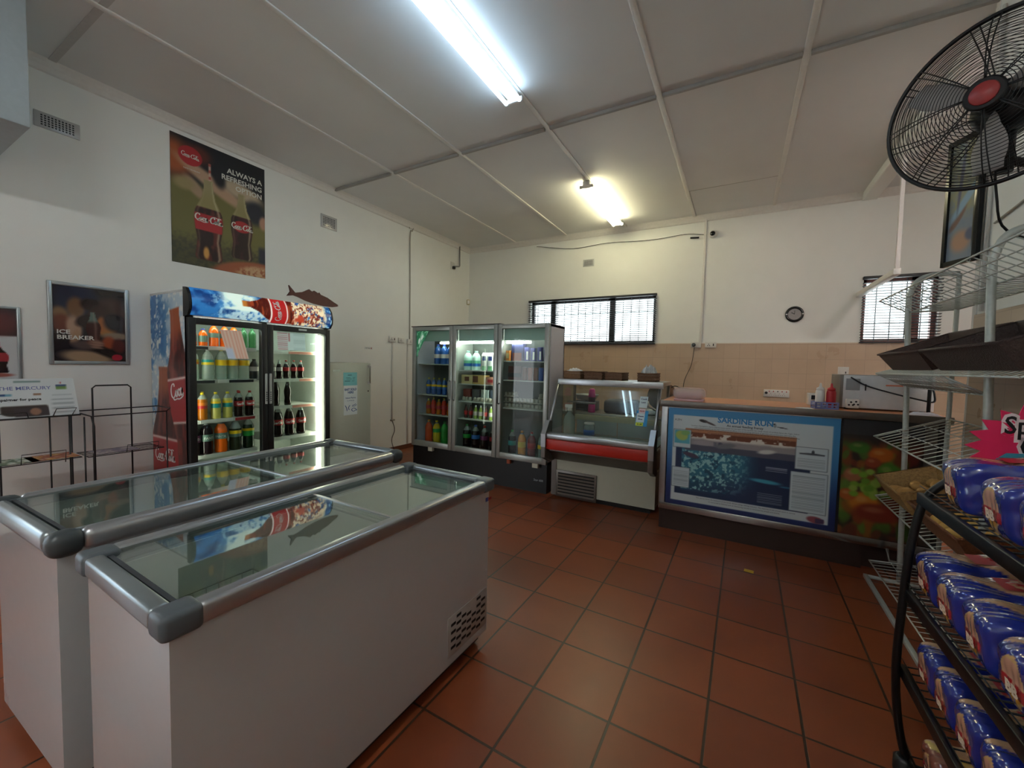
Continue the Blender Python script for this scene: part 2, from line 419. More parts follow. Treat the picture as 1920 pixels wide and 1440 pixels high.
struct(MB().box((XR, -2.6, 0), (XR+.16, 3.60, ZC), wall_m).box((XR+.02, 3.60, 0), (XR+.13, 3.72, ZC), strip_m).box((XR-.005, 3.60, 0), (XR+.165, 3.64, ZC), strip_m).build('wall_inner'))
c = MB()
c.box((XL, YB-.012, 0), (-3.42, YB, ZT), wtile_m).box((-3.42, YB-.012, 0), (2.9, YB, ZT), wtile_m)
c.box((XL, YB-.014, ZT), (2.9, YB, ZT+.012), M('tile_edge', 'd9d2c4', .4)); struct(c.build('trim_11'))
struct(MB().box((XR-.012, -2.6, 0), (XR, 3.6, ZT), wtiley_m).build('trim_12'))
sk_m = M('skirting_tile', '6a3c2a', .4)
struct(MB().box((XL, -.5, 0), (XL+.012, YB-.02, .07), sk_m).build('baseboard_left'))

# windows: frame with mullions, burglar bars and panes
def window(name, x0, x1, z0, z1, mull, bars, fm):
    t = bpy.data.objects.new(name, None); COL.objects.link(t); t.location = ((x0+x1)/2, YB+.1, z0); t['kind'] = 'structure'
    X0, X1, H = x0-(x0+x1)/2, x1-(x0+x1)/2, z1-z0; f = .045
    b = MB().box((X0, -.03, 0), (X1, .03, f), fm).box((X0, -.03, H-f), (X1, .03, H), fm).box((X0, -.03, 0), (X0+f, .03, H), fm).box((X1-f, -.03, 0), (X1, .03, H), fm)
    for a in mull: b.box((X0+a-.045, -.03, 0), (X0+a+.045, .03, H), fm)
    b.build('window_frame', t)
    MB().box((X0+f, .0, f), (X1-f, .006, H-f), clear_g).build('pane', t)
    g = MB(); n = int((X1-X0)/.13)
    for i in range(1, n): g.tube([(X0+i*(X1-X0)/n, -.055, .01), (X0+i*(X1-X0)/n, -.055, H-.01)], .006, bars, 6)
    for h in (.3, .68): g.tube([(X0, -.055, H*h), (X1, -.055, H*h)], .006, bars, 6)
    g.build('burglar_bars', t)
    return t
wf_m = M('window_frame_brown', '3a3236', .5); bars_m = M('bars_grey', '4a4850', .5)
window('window_1', -3.40, -1.19, 1.83, 2.59, (.42, 1.5), bars_m, wf_m)
window('window_2', 1.34, 2.05, 1.83, 2.63, (.52,), bars_m, M('window_frame_red_brown', '7a4a44', .5))
blind_m = M('blind_black', '16181d', .4)
def blind(x0, x1, z0, z1, label, gap=(0, 0)):
    t = thing('venetian_blind', label, 'blind', ((x0+x1)/2, YB-.04, z0), 0, 'venetian blinds on the back wall')
    w = (x1-x0)/2; H = z1-z0
    MB().box((-w, -.02, H-.035), (w, .025, H), blind_m, r=.003).build('headrail', t)
    s = MB(); n = int((H-.06)/.034)
    for i in range(n):
        z = .035+i*.034
        s.T = Matrix.Translation((0, 0, z)) @ Matrix.Rotation(math.radians(-14), 4, 'X')
        s.box((-w, -.019, -.0008), (w, .019, .0008), blind_m)
    s.T = I4; s.build('slats', t)
    MB().box((-w, -.013, 0), (w, .013, .016), blind_m).build('bottom_rail', t)
    c = MB(); k = max(2, int(w*2/.3))
    for i in range(k+1):
        x = -w+.06+i*(2*w-.12)/k
        c.tube([(x, -.014, .01), (x, -.014, H-.02)], .0012, blind_m, 4)
    c.build('cord', t)
    return t
blind(-3.42, -1.17, 1.81, 2.61, 'wide black venetian blind over the long window behind the glass-door fridge')
blind(1.325, 2.065, 1.815, 2.65, 'narrow black venetian blind over the small window near the microwave')

# ------------------------------------------------------------------ ceiling lamps
def tube_lamp(loc, label, tubecol, power, L=1.5):
    t = thing('fluorescent_lamp', label, 'ceiling lamp', loc, 0, 'twin-tube ceiling lamps')
    MB().box((-.045, -L/2, -.055), (.045, L/2, 0), strip_m, r=.004).build('batten', t)
    for yy in (-L/2+.01, L/2-.01): MB().box((-.085, yy-.015, -.085), (.085, yy+.015, -.05), strip_m, r=.006).build('end_bracket', t)
    for sx in (-.062, .062):
        e = MB().tube([(sx, -L/2+.02, -.078), (sx, L/2-.02, -.078)], .015, emit('tube_'+tubecol, tubecol, power), 10); e.build('tube', t)
    return t
tube_lamp((-1.73, 2.27, ZC-.012), 'bright cool-white twin-tube ceiling lamp above the chest freezers', 'c6e6ff', 8*TUBE_POWER)
for q_, nm_, cc_, pp_ in (((2.2, 2.2), 'added rosy twin-tube fill lamp, unseen behind the tiled inner wall', 'fff0ea', 72), ((-.8, -1.6), 'added white twin-tube fill lamp, unseen near the shop entrance', 'f3f6f4', 52)):  # unseen fill lamps, added to brighten the room and warm its right back
    tube_lamp((q_[0], q_[1], ZC-.012), nm_, cc_, pp_*TUBE_POWER)
tube_lamp((-1.72, 5.56, ZC-.012), 'yellowish twin-tube ceiling lamp behind the display counter', 'fdf3c4', 20*TUBE_POWER)

# ------------------------------------------------------------------ small fittings on the walls
WALL_L = lambda y, z: frameT((XL, y, z), (0, 1, 0), (0, 0, 1))
WALL_B = lambda x, z: frameT((x, YB, z), (1, 0, 0), (0, 0, 1))
def vent(T, w, h, nx, ny, label):
    hole_m = M('vent_dark', '24262b', .8)
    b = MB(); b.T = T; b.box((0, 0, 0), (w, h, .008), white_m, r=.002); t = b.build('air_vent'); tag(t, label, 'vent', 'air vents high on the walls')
    g = MB(); g.T = T; mx_, my_ = w*.12, h*.14; cw, ch = (w-2*mx_)/nx, (h-2*my_)/ny
    for i in range(nx):
        for j in range(ny):
            g.box((mx_+i*cw+cw*.22, my_+j*ch+ch*.2, .0075), (mx_+(i+1)*cw-cw*.22, my_+(j+1)*ch-ch*.2, .0085), hole_m)
    g.build('grille', t)
vent(WALL_L(.97, 3.2), .25, .12, 10, 5, 'air vent with a broken corner beside the bulkhead')
vent(WALL_L(3.41, 3.17), .24, .17, 8, 6, 'square-holed air vent above the wooden fish')
vent(WALL_B(-2.41, 3.14), .19, .12, 7, 5, 'small air vent above the long window')
clock = thing('wall_clock', 'round black wall clock with grey face between the two windows', 'clock', (.63, YB, 2.21))
b = MB(); b.T = frameT((0, 0, 0), (1, 0, 0), (0, 0, 1)); b.lathe([(.107, 0), (.107, .02), (.098, .03), (.078, .03), (.075, .018)], blackg_m, 32); b.build('rim', clock)
b = MB(); b.T = frameT((0, 0, 0), (1, 0, 0), (0, 0, 1)); b.lathe([(.076, .012), (.076, .019)], M('clock_face', '9a9797', .5), 32); b.build('dial', clock)
b = MB(); b.T = frameT((0, -.021, 0), (1, 0, 0), (0, 0, 1)); b.quad([(-.003, -.003, 0), (.003, .003, 0), (-.036, .026, 0), (-.04, .02, 0)], ink_m); b.quad([(-.003, 0, 0), (.002, 0, 0), (.002, .05, 0), (-.003, .05, 0)], ink_m); b.build('hands', clock)
b = MB(); b.T = frameT((0, -.031, 0), (1, 0, 0), (0, 0, 1)); b.box((-.1, -.006, 0), (-.082, .006, .001), wht_m); b.build('marker', clock)
b = MB(); b.T = frameT((0, -.031, 0), (1, 0, 0), (0, 0, 1)); b.box((.082, -.006, 0), (.1, .006, .001), wht_m); b.build('marker', clock)

def socket(T, w, h, label, holes, sw=None, cat='socket'):
    b = MB(); b.T = T; b.box((0, 0, 0), (w, h, .035), socket_m, r=.006); t = b.build('wall_socket'); tag(t, label, cat, 'electrical sockets on the walls')
    g = MB(); g.T = T
    for x, y in holes: g.lathe([(.007, .0345), (.007, .0358)], ink_m, 8, c=(x, y, 0))
    g.build('pin_holes', t)
    if sw:
        g = MB(); g.T = T; g.box((sw[0], sw[1], .034), (sw[0]+.014, sw[1]+.035, .04), ink_m, r=.002); g.build('switch', t)
    return t
H3 = lambda cx, cy: [(cx, cy+.012), (cx-.012, cy-.01), (cx+.012, cy-.01)]
socket(WALL_L(4.58, 1.75), .13, .09, 'double wall socket nearest the fridge label on the poster wall', H3(.04, .045), (.09, .03))
socket(WALL_L(4.78, 1.75), .12, .08, 'wall socket with a plug in, between two others', H3(.04, .04))
socket(WALL_L(4.98, 1.735), .11, .085, 'wall socket hugging the corner of the glass-door fridge', H3(.06, .045))
s1 = socket(WALL_B(-.65, 1.755), .14, .085, 'wall socket with a black plug under the white conduit', [], None)
b = MB(); b.T = WALL_B(-.61, 1.797); b.lathe([(.03, .034), (.028, .06), (.012, .075)], greyp_m, 12); tag(b.build('plug'), 'round grey plug in the socket under the conduit', 'plug')
socket(WALL_B(-.455, 1.755), .15, .085, 'three-pin wall socket beside the plugged one', H3(.05, .04), (.105, .025))
b = MB(); b.T = WALL_B(1.13, 1.39); b.box((0, 0, 0), (.12, .12, .012), socket_m, r=.003); t = tag(b.build('light_switch'), 'white square switch plate above the microwave', 'switch')
b = MB(); b.T = WALL_B(1.13, 1.39); b.box((.08, .03, .012), (.09, .055, .016), ink_m); b.build('switch', t)
ps = MB(); ps.T = WALL_B(.32, 1.07); ps.box((0, 0, 0), (.3, .1, .04), socket_m, r=.006); ps = tag(ps.build('power_strip'), 'white power strip with red switches above the counter', 'power strip')
g = MB(); g.T = WALL_B(.32, 1.07)
for i, mm in enumerate((red_m, red_m, ink_m, red_m, red_m)):
    q_ = MB(); q_.T = WALL_B(.32, 1.07); q_.box((.06+i*.05, .07, .04), (.072+i*.05, .085, .046), mm); q_.build('switch', ps)
for i in range(4): 
    for hx_, hy_ in H3(.085+i*.05, .035): g.lathe([(.004, .04), (.004, .0412)], ink_m, 6, c=(hx_, hy_, 0))
g.build('pin_holes', ps)
g = MB(); g.T = WALL_B(.32, 1.07); g.lathe([(.018, .04), (.018, .06)], ink_m, 10, c=(.03, .055, 0)); g.build('plug', ps)
# conduits and cables
def cable(name, pts, r, m, label, cat='cable', group=None, smooth=True):
    P = [tuple(p) for p in catmull(pts, 6)] if smooth else pts
    return tag(MB().tube(P, r, m, 6).build(name), label, cat, group)
tag(MB().box((-.535, YB-.022, 1.84), (-.505, YB, ZC-.06), strip_m, r=.003).build('conduit'), 'white trunking running from ceiling to socket on back wall', 'conduit')
beigec = M('cable_grey', 'a19d92', .6)
cable('cable', [(XL+.012, 5.02, 3.62), (XL+.012, 4.97, 3.7), (XL+.02, 5.1, 3.705), (XL+.012, 5.08, 3.6), (XL+.012, 5.03, 3.5), (XL+.012, 5.04, 2.6), (XL+.012, 5.04, 1.82)], .008, beigec, 'pale looped cable hanging from the cornice to the corner socket')
cable('conduit', [(XL+.012, 4.66, 1.75), (XL+.012, 4.66, 1.2), (XL+.012, 4.66, .52)], .011, strip_m, 'white pipe below the double socket', 'conduit', smooth=False)
cable('cable', [(XL+.02, 4.66, .5), (XL+.03, 4.7, .35), (XL+.03, 4.64, .2), (XL+.03, 4.68, .05)], .005, ink_m, 'thin dark cable dangling below the white pipe')
b = MB(); b.T = WALL_L(4.63, .5); b.box((0, 0, 0), (.08, .02, .03), beigec, r=.003); tag(b.build('pipe_clip'), 'small clip at the foot of the white pipe', 'clip')
cable('conduit', [(XL+.012, 5.0, 1.73), (XL+.012, 5.0, .08)], .014, strip_m, 'white pipe dropping behind the glass-door fridge', 'conduit', smooth=False)
cable('cable', [(-.6, YB-.04, 1.76), (-.63, YB-.03, 1.5), (-.72, YB-.03, 1.25), (-.73, YB-.03, 1.0)], .004, ink_m, 'thin black lead hanging from the plug on the back wall')
cable('cable', [(-3.3, YB-.02, ZC-.12), (-2.6, YB-.02, 3.47), (-2.0, YB-.02, 3.49), (-1.3, YB-.02, 3.45), (-.8, YB-.02, 3.47), (-.54, YB-.03, 3.43)], .004, ink_m, 'thin drooping cable along the top of the back wall')
cable('cable', [(-.72, YB-.045, 3.40), (-.62, YB-.05, 3.39), (-.6, YB-.05, 3.39)], .012, ink_m, 'black cable connector near the security camera')
cc = thing('security_camera', 'small white dome camera with dark lens beside the trunking', 'camera', (-.42, YB, 3.42))
MB().lathe([(.055, 0), (.055, -.02), (.05, -.05), (.04, -.07)], socket_m, 16, ax='y').build('housing', cc)
MB().lathe([(.036, -.068), (.03, -.078), (.001, -.084)], blackg_m, 16, ax='y').build('lens', cc)
br = thing('wall_bracket', 'small grey metal bracket with a dropped rod near the corner', 'bracket', (XL, 6.2, 3.26))
MB().tube([(.03, .15, .45), (.03, .16, .05), (.06, .1, .02), (.03, -.02, 0)], .012, steel_m, 6).build('rod', br)
MB().box((0, -.09, -.06), (.012, .02, .08), socket_m).build('plate', br); MB().box((.01, -.05, -.05), (.05, 0, .0), ink_m).build('clamp', br)
mo = thing('motion_sensor', 'oval cream motion sensor in the corner above the glass-door fridge', 'sensor', (XL+.02, YB-.05, 2.66))
b = MB(); b.T = Matrix.Rotation(pi/4, 4, 'Z'); b.box((-.035, -.03, -.055), (.035, .02, .055), M('sensor_cream', 'c9c0a0', .5), r=.02); b.build('housing', mo)
b = MB(); b.T = Matrix.Rotation(pi/4, 4, 'Z'); b.box((-.022, -.034, -.035), (.022, -.028, .035), wht_m, r=.002); b.build('lens', mo)
b = MB(); b.T = WALL_L(4.12, 1.615); b.box((0, 0, 0), (.15, .04, .003), paper_m); t = tag(b.build('label_card'), 'narrow white price strip card on the wall above the upright fridge', 'card')
b = MB(); b.T = WALL_L(4.12, 1.615); text_mesh('CB Power', .022, ink_m, Matrix.Translation((.015, .012, .0035)), b); b.box((.118, .008, .003), (.132, .03, .0036), red_m); b.build('lettering', t)

# ------------------------------------------------------------------ chest freezers
end_m = M('freezer_trim', '9aa3a6', .3, .7, noise=.03)
liner_m = M('freezer_liner', 'e4e6e2', .4)
def chest_freezer(cx, cy, rz, Wd, L, H, label, fat, badge=False, corner='565b5f'):
    """local x: width (aisle side +), local y: length"""
    t = thing('chest_freezer', label, 'freezer', (cx, cy, 0), rz, 'sliding-glass chest freezers')
    w, l = Wd/2, L/2; cm = M('corner_'+corner, corner, .4)
    b = MB(); o = .02; zt = H-.05
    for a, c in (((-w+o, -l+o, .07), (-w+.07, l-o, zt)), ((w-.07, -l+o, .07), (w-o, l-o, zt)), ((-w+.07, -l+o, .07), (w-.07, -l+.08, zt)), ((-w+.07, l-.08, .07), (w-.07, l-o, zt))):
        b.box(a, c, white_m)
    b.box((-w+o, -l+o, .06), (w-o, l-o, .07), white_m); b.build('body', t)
    b = MB()
    for a, c in (((-w+.07, -l+.08, .2), (-w+.075, l-.08, zt)), ((w-.075, -l+.08, .2), (w-.07, l-.08, zt)), ((-w+.07, -l+.08, .2), (w-.07, -l+.085, zt)), ((-w+.07, l-.085, .2), (w-.07, l-.08, zt)), ((-w+.07, -l+.08, .2), (w-.07, l-.08, .21))):
        b.box(a, c, liner_m)
    for zz in (.4, .6): b.box((-w+.074, -l+.1, zz), (-w+.079, l-.1, zz+.012), liner_m); b.box((w-.079, -l+.1, zz), (w-.074, l-.1, zz+.012), liner_m)
    b.build('liner', t)
    MB().box((-w+.05, -l+.05, .015), (w-.05, l-.05, .06), black_m).build('plinth', t)
    for sx in (-1, 1):
        for sy in (-1, 1):
            MB().lathe([(.02, 0), (.022, .01), (.012, .02), (.012, .03)], black_m, 8, c=(sx*(w-.08), sy*(l-.08), 0)).build('foot', t)
    rw = .062 if fat else .048; rh = .075 if fat else .055; R = .028 if fat else .012
    for sx in (-1, 1):
        a = (sx*w, -l+.075, H-rh); c = (sx*(w-rw), l-.075, H)
        MB().box((min(a[0], c[0]), a[1], a[2]), (max(a[0], c[0]), c[1], c[2]), alu_m, r=R, seg=4).build('rim_rail', t)
    for sy in (-1, 1):
        a = (-w+.07, sy*l, H-rh); c = (w-.07, sy*(l-.045), H)
        MB().box((a[0], min(a[1], c[1]), a[2]), (c[0], max(a[1], c[1]), c[2]), end_m, r=R, seg=4).build('rim_rail', t)
    for sx in (-1, 1):
        for sy in (-1, 1):
            x0, x1 = sorted((sx*(w+.004), sx*(w-.075))); y0, y1 = sorted((sy*(l+.004), sy*(l-.085)))
            MB().box((x0, y0, H-rh-.006), (x1, y1, H+.003), cm, r=R+.004, seg=4).build('corner_cap', t)
    ix, iy = w-rw, l-.045
    for k, (y0, y1, z) in enumerate(((-iy+.004, .05, H-.012), (-.0, iy-.004, H-.022))):
        p = MB().box((-ix, y0, z-.0045), (ix, y1, z), lid_g).build('glass_lid', t)
        fm = M('lid_edge', '30353a', .4)
        b = MB().box((-ix, y0, z-.006), (ix, y0+.012, z+.002), fm if k == 0 else alu_m); b.build('lid_edge', p)
        b = MB().box((-ix, y1-.012, z-.006), (ix, y1, z+.002), alu_m if k == 0 else fm); b.build('lid_edge', p)
    b = MB()
    for sx in (-1, 1): b.box((sx*ix-.006, -iy, H-.03), (sx*ix+.006, iy, H-.008), end_m)
    b.build('lid_track', t)
    return t, w, l
F1, w1, l1 = chest_freezer(-1.385, 1.075, -.018, .60, 1.37, .86, 'white chest freezer with slotted grille, the one beside the open floor', False, corner='50575c')
F2, w2, l2 = chest_freezer(-2.185, 1.13, .022, .70, 1.54, .885, 'white chest freezer with fat rounded rails, set behind the grilled freezer', True, corner='3a4043')
# grille plate: slots staggered in columns
g = MB(); xg = w1-.02; y0, y1, z0, z1 = .345, .655, .10, .29
hole = M('grille_dark', '0c0c0d', .7)
g.box((xg, y0, z0), (xg+.004, y1, z1), M('grille_plate', 'a19b96', .4), r=.001)
for i in range(7):
    for j in range(5):
        if (i, j) in ((3, 4), (4, 3)) or (i + j) < 0: continue
        yy = y0+.022+i*.04; zz = z0+.02+j*.036+(.0 if i % 2 else .012)
        if zz+.014 < z1-.004: g.box((xg+.003, yy, zz), (xg+.0046, yy+.034, zz+.013), hole, r=0)
g.build('grille', F1)
b = MB(); b.T = frameT((w1-.019, .635, .745), (0, 1, 0), (0, 0, 1)); b.box((0, 0, 0), (.022, .02, .001), M('badge_blue', '2b3c86', .4)); text_mesh('just', .022, red_m, Matrix.Translation((.024, .004, .0008)), b, bold=.0008, sx=.85); b.build('badge', F1)
# contents seen through the lids
def wire_basket(loc, rz, sx, sy, sz, m, label, name='wire_basket', r=.0018):
    t = thing(name, label, 'basket', loc, rz)
    b = MB(); b.tube([(-sx, -sy, sz), (sx, -sy, sz), (sx, sy, sz), (-sx, sy, sz)], r*1.6, m, 6, closed=True); b.build('rim', t)
    b = MB(); n = int(sx*2/.035)
    for i in range(n+1):
        x = -sx+i*2*sx/n; b.tube([(x, -sy, sz), (x, -sy, 0), (x, sy, 0), (x, sy, sz)], r, m, 5)
    n = int(sy*2/.035)
    for i in range(n+1):
        y = -sy+i*2*sy/n; b.tube([(-sx, y, sz), (-sx, y, 0), (sx, y, 0), (sx, y, sz)], r, m, 5)
    b.build('mesh', t); return t
wire_basket((-1.37, .66, .5), -.018, .17, .15, .17, wirew_m, 'white wire basket hanging inside the grilled freezer')
def pack(name, label, cat, loc, rz, s, m, group=None, lid=None):
    t = MB().box((-s[0]/2, -s[1]/2, 0), (s[0]/2, s[1]/2, s[2]), m, r=min(s)*.2, seg=3).build(name); t.location = loc; t.rotation_euler = (0, 0, rz)
    tag(t, label, cat, group)
    if lid: MB().box((-s[0]/2-.004, -s[1]/2-.004, s[2]-.015), (s[0]/2+.004, s[1]/2+.004, s[2]+.002), lid, r=.006).build('lid', t)
    return t
tub_m = M('tub_cream', 'd8c9ad', .5); tubl = M('tub_lid', 'cbb99a', .4)
pack('ice_tub', 'cream plastic ice tub with a tan lid in the wire basket', 'tub', (-1.34, .64, .515), .0, (.24, .24, .17), tub_m, lid=tubl)
pack('ice_tub', 'pale pink ice tub standing on the freezer floor past the basket', 'tub', (-1.36, 1.0, .215), .0, (.14, .2, .12), M('tub_pink', 'd5b5a8', .5), lid=M('tub_pink_lid', 'c9a594', .5))
for i, (x, y, cc_, lb) in enumerate(((-2.3, .85, '9a5a48', 'reddish frozen food bag lying in the fat-railed freezer'), (-2.13, .70, 'b59a86', 'tan frozen food bag near the end of the fat-railed freezer'), (-2.2, 1.3, 'b8bdc0', 'pale frozen food bag in the middle of the fat-railed freezer'))):
    pack('frozen_food_bag', lb, 'food bag', (x, y, .215), .3*i, (.3, .26, .12), M('bag'+str(i), cc_, .4, nscale=9, noise=.15, bump=.5), 'frozen food bags in the freezer')

# ------------------------------------------------------------------ drinks
def bottle_prof(kind, h, r):
    P = {'pet': [(.0, .02), (.75, .0), (.96, .02), (1, .06), (.97, .16), (1, .3), (.97, .34), (.97, .58), (1, .62), (.98, .68), (.85, .76), (.5, .87), (.32, .9), (.3, .93)],
         'contour': [(.0, .02), (.7, 0), (.88, .02), (.95, .1), (.84, .24), (.86, .32), (.98, .4), (1, .5), (.98, .6), (.8, .7), (.55, .8), (.36, .88), (.3, .93)],
         'glass': [(.0, .02), (.8, 0), (.9, .02), (.92, .12), (.8, .28), (.95, .42), (1, .5), (.92, .6), (.62, .74), (.38, .86), (.3, .95)],
         'jug': [(.0, .01), (.9, 0), (1, .04), (1, .6), (.95, .7), (.7, .82), (.4, .9), (.36, .93)]}[kind]
    return [(max(a*r, .0004), b*h) for a, b in P]
PROTO = {}
def drink(key, kind, h, r, liquid, clear, cap, lab=None, labz=(.36, .56), fill=.8, logo=None, seg=14, logocol=None):
    """one proto mesh set per kind of bottle: body (liquid + clear shoulder), cap, label"""
    prof = bottle_prof(kind, h, r); b = MB()
    mats = [liquid if (p[1]+q[1])/2 < fill*h else clear for p, q in zip(prof, prof[1:])]
    b.lathe(prof, liquid, seg, mats=mats); body = b.mesh('bottle')
    c = MB(); rc = prof[-1][0]*1.15; c.lathe([(rc, .925*h), (rc, .99*h), (rc*.9, h)], cap, 10); capm = c.mesh('cap')
    lm = None
    if lab:
        l = MB(); rr = r*.995+.0012; z0, z1 = labz[0]*h, labz[1]*h
        ks = [(k, z0, z1, mm) for k, mm in enumerate([lab])] if not isinstance(lab, (list, tuple)) else [(k, z0+(z1-z0)*k/len(lab), z0+(z1-z0)*(k+1)/len(lab), mm) for k, mm in enumerate(lab)]
        for k, a, e, mm in ks:
            ring = [[l._v((rr*cos(2*pi*i/seg), rr*sin(2*pi*i/seg), z)) for i in range(seg)] for z in (a, e)]
            l._fin([l.bm.faces.new((ring[0][i], ring[0][(i+1) % seg], ring[1][(i+1) % seg], ring[1][i])) for i in range(seg)], mm, True)
        if logo == 'script':
            for a0 in (-.75, 1.2): ribbon(l, SCRIPT, (z1-z0)*.36, logocol or wht_m, on_cyl(rr+.0006, (z0+z1)/2-(z1-z0)*.2, a0), w=.12, n=3)
        elif logo:
            lmz = (z1-z0); tm = text_mesh(logo, lmz*.5, logocol or wht_m, I4, None, bold=.0006)
            # bend the flat word round the bottle
            for v in tm.bm.verts:
                x, y = v.co.x, v.co.y; a = -.7+x/(rr+.0008)
                v.co = Vector(((rr+.0008)*cos(a), (rr+.0008)*sin(a), z0+lmz*.28+y))
            tmp = tm.mesh('t'); vs = [l._v(v.co) for v in tmp.vertices]; fs = []
            for p in tmp.polygons: fs.append(l.bm.faces.new([vs[i] for i in p.vertices]))
            l._fin(fs, logocol or wht_m); bpy.data.meshes.remove(tmp)
        lm = l.mesh('label')
    PROTO[key] = (body, capm, lm, h, r)
clearpl = M('clear_pet', 'e2ece8', .12, alpha=.35, trans='f2faf6', noise=0)
clearfull = M('water_in_pet', 'd0ddd6', .08, alpha=.35, trans='ecf5ef', noise=0)
cola_m = M('cola', '1c0f0c', .12, noise=0); dark_m = M('dark_grape', '1a1016', .12, noise=0)
orange_m = M('orange_soda', 'e8650f', .15, noise=0, emis=.0); amber_m = M('amber_soda', 'b86a18', .15, noise=0); lemon_m = M('cloudy_lemon', 'c9c267', .2, noise=0)
green_m = M('green_pet', '4f8f5c', .15, alpha=.55, trans='8fc99a', noise=0); lime_m = M('lime_soda', 'c8d23a', .2, noise=0); redj = M('red_soda', 'c03a2a', .2, noise=0)
blue_m = M('blue_pet', '2c5aa0', .15, noise=0); greenj = M('green_soda', '2f9a3e', .2, noise=0)
cap_r = M('cap_red', 'b0261f', .4); cap_y = M('cap_yellow', 'e0cf1e', .4); cap_b = M('cap_blue', '2f4fb0', .4); cap_w = M('cap_grey', 'c9ccd0', .4); cap_g = M('cap_green', '3f9a55', .4); cap_k = M('cap_black', '1b1b1f', .4); cap_o = M('cap_orange', 'e08a1f', .4)
lb_red = M('lab_red', 'b01f22', .4); lb_y = M('lab_yellow', 'e6c21a', .4); lb_teal = M('lab_teal', '1f8f8c', .4); lb_w = M('lab_silver', 'c9c2c0', .35); lb_g = M('lab_green', '23913a', .4)
lb_gy = M('lab_grey_green', '5f7f74', .4); lb_p = M('lab_plum', '6c2a58', .4); lb_k = M('lab_dark', '262a30', .4); lb_o = M('lab_orange', 'd7761c', .4); lb_b = M('lab_blue', '2f6fc0', .4)
drink('orange2', 'pet', .21, .038, orange_m, orange_m, cap_b, lb_gy, (.4, .6), .9)
drink('orangecan', 'jug', .16, .034, orange_m, orange_m, cap_b, lb_gy, (.25, .6), .9)
drink('greenwater', 'pet', .2, .034, green_m, green_m, cap_g, None)
drink('tonicO', 'pet', .29, .047, clearfull, clearpl, cap_w, [lb_o, lb_y], (.5, .64), .8)
drink('tonicT', 'pet', .29, .047, clearfull, clearpl, cap_w, [lb_y, lb_teal], (.48, .64), .8)
drink('tonicY', 'pet', .29, .047, clearfull, clearpl, cap_y, lb_y, (.46, .64), .8)
drink('darkcan', 'jug', .2, .04, lb_k, lb_k, cap_k, lb_w, (.4, .62), .9)
drink('dewR', 'pet', .25, .04, amber_m, clearpl, cap_y, [lb_red, lb_o], (.42, .64), .8)
drink('dewT', 'pet', .25, .04, lemon_m, clearpl, cap_y, [lb_teal, lb_teal, lb_y], (.42, .66), .8)
drink('cola5', 'pet', .25, .04, cola_m, clearpl, cap_r, lb_red, (.42, .62), .8, 'script')
drink('grape2', 'pet', .31, .05, dark_m, clearpl, cap_b, lb_p, (.4, .6), .82, 'FANTA')
drink('grape2b', 'pet', .31, .05, dark_m, clearpl, cap_b, lb_gy, (.4, .6), .82, 'FANTA')
drink('orange2l', 'pet', .31, .052, orange_m, clearpl, cap_b, lb_gy, (.42, .6), .84, 'FANTA')
drink('lemlime', 'pet', .31, .052, M('dark_lime', '2c3524', .15, noise=0), clearpl, cap_w, [lb_gy, lb_y], (.42, .62), .7)
drink('sprite', 'pet', .31, .05, M('green_dark', '14301c', .12, noise=0), clearpl, cap_g, [lb_g, lb_g, lb_y], (.4, .64), .75)
drink('colaS', 'contour', .2, .032, cola_m, clearpl, cap_r, lb_red, (.42, .62), .8)
drink('colaL', 'contour', .2, .031, cola_m, clearpl, cap_w, lb_w, (.42, .62), .8)
drink('juice', 'glass', .28, .035, M('yellow_orange', 'e39a1c', .2, noise=0), M('yellow_orange', 'e39a1c'), cap_o, wht_m, (.22, .42), .9)
drink('colaG', 'glass', .29, .036, cola_m, cola_m, cap_r, None)
drink('colaX', 'contour', .33, .05, cola_m, clearpl, cap_r, lb_red, (.38, .56), .78, 'script')
drink('colaXL', 'contour', .33, .05, cola_m, clearpl, cap_w, lb_w, (.38, .56), .78)
ORD = ['first', 'second', 'third', 'fourth', 'fifth', 'sixth', 'seventh', 'eighth', 'ninth', 'tenth', 'eleventh', 'twelfth']
def put(key, loc, rz, label, group, cat='bottle', name='bottle', z_scale=1):
    body, capm, lm, h, r = PROTO[key]
    t = link('soda_bottle' if name == 'bottle' else name, body); t.location = loc; t.rotation_euler = (0, 0, rz); t.scale = (1, 1, z_scale)
    tag(t, label, cat, group); link('cap', capm, t)
    if lm: link('label', lm, t)
    return t

# ------------------------------------------------------------------ two-door drinks cooler
KX0, KX1, KY0, KY1, KH = XL+.03, -4.10, 1.64, 3.00, 2.03
cool = thing('drinks_cooler', 'two-door drinks cooler with soda pictures on header and side, lit inside', 'cooler', ((KX0+KX1)/2, (KY0+KY1)/2, 0))
ox, oy = (KX0+KX1)/2, (KY0+KY1)/2
def K(x, y, z): return (x-ox, y-oy, z)
def kbox(name, a, b, m, parent=None, r=0):
    return MB().box(K(*a), K(*b), m, r=r).build(name, parent or cool)
inn_m = M('cooler_inner', 'c4cac4', .4); inn_d = M('cooler_inner_back', 'a3aba5', .5)
b = MB()
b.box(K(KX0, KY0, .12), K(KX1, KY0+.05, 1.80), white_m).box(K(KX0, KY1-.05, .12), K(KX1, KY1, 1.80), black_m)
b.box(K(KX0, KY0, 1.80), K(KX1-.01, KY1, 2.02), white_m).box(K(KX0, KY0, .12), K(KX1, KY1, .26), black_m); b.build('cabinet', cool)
kbox('back_wall', (KX0, KY0+.05, .26), (KX0+.05, KY1-.05, 1.80), inn_d)
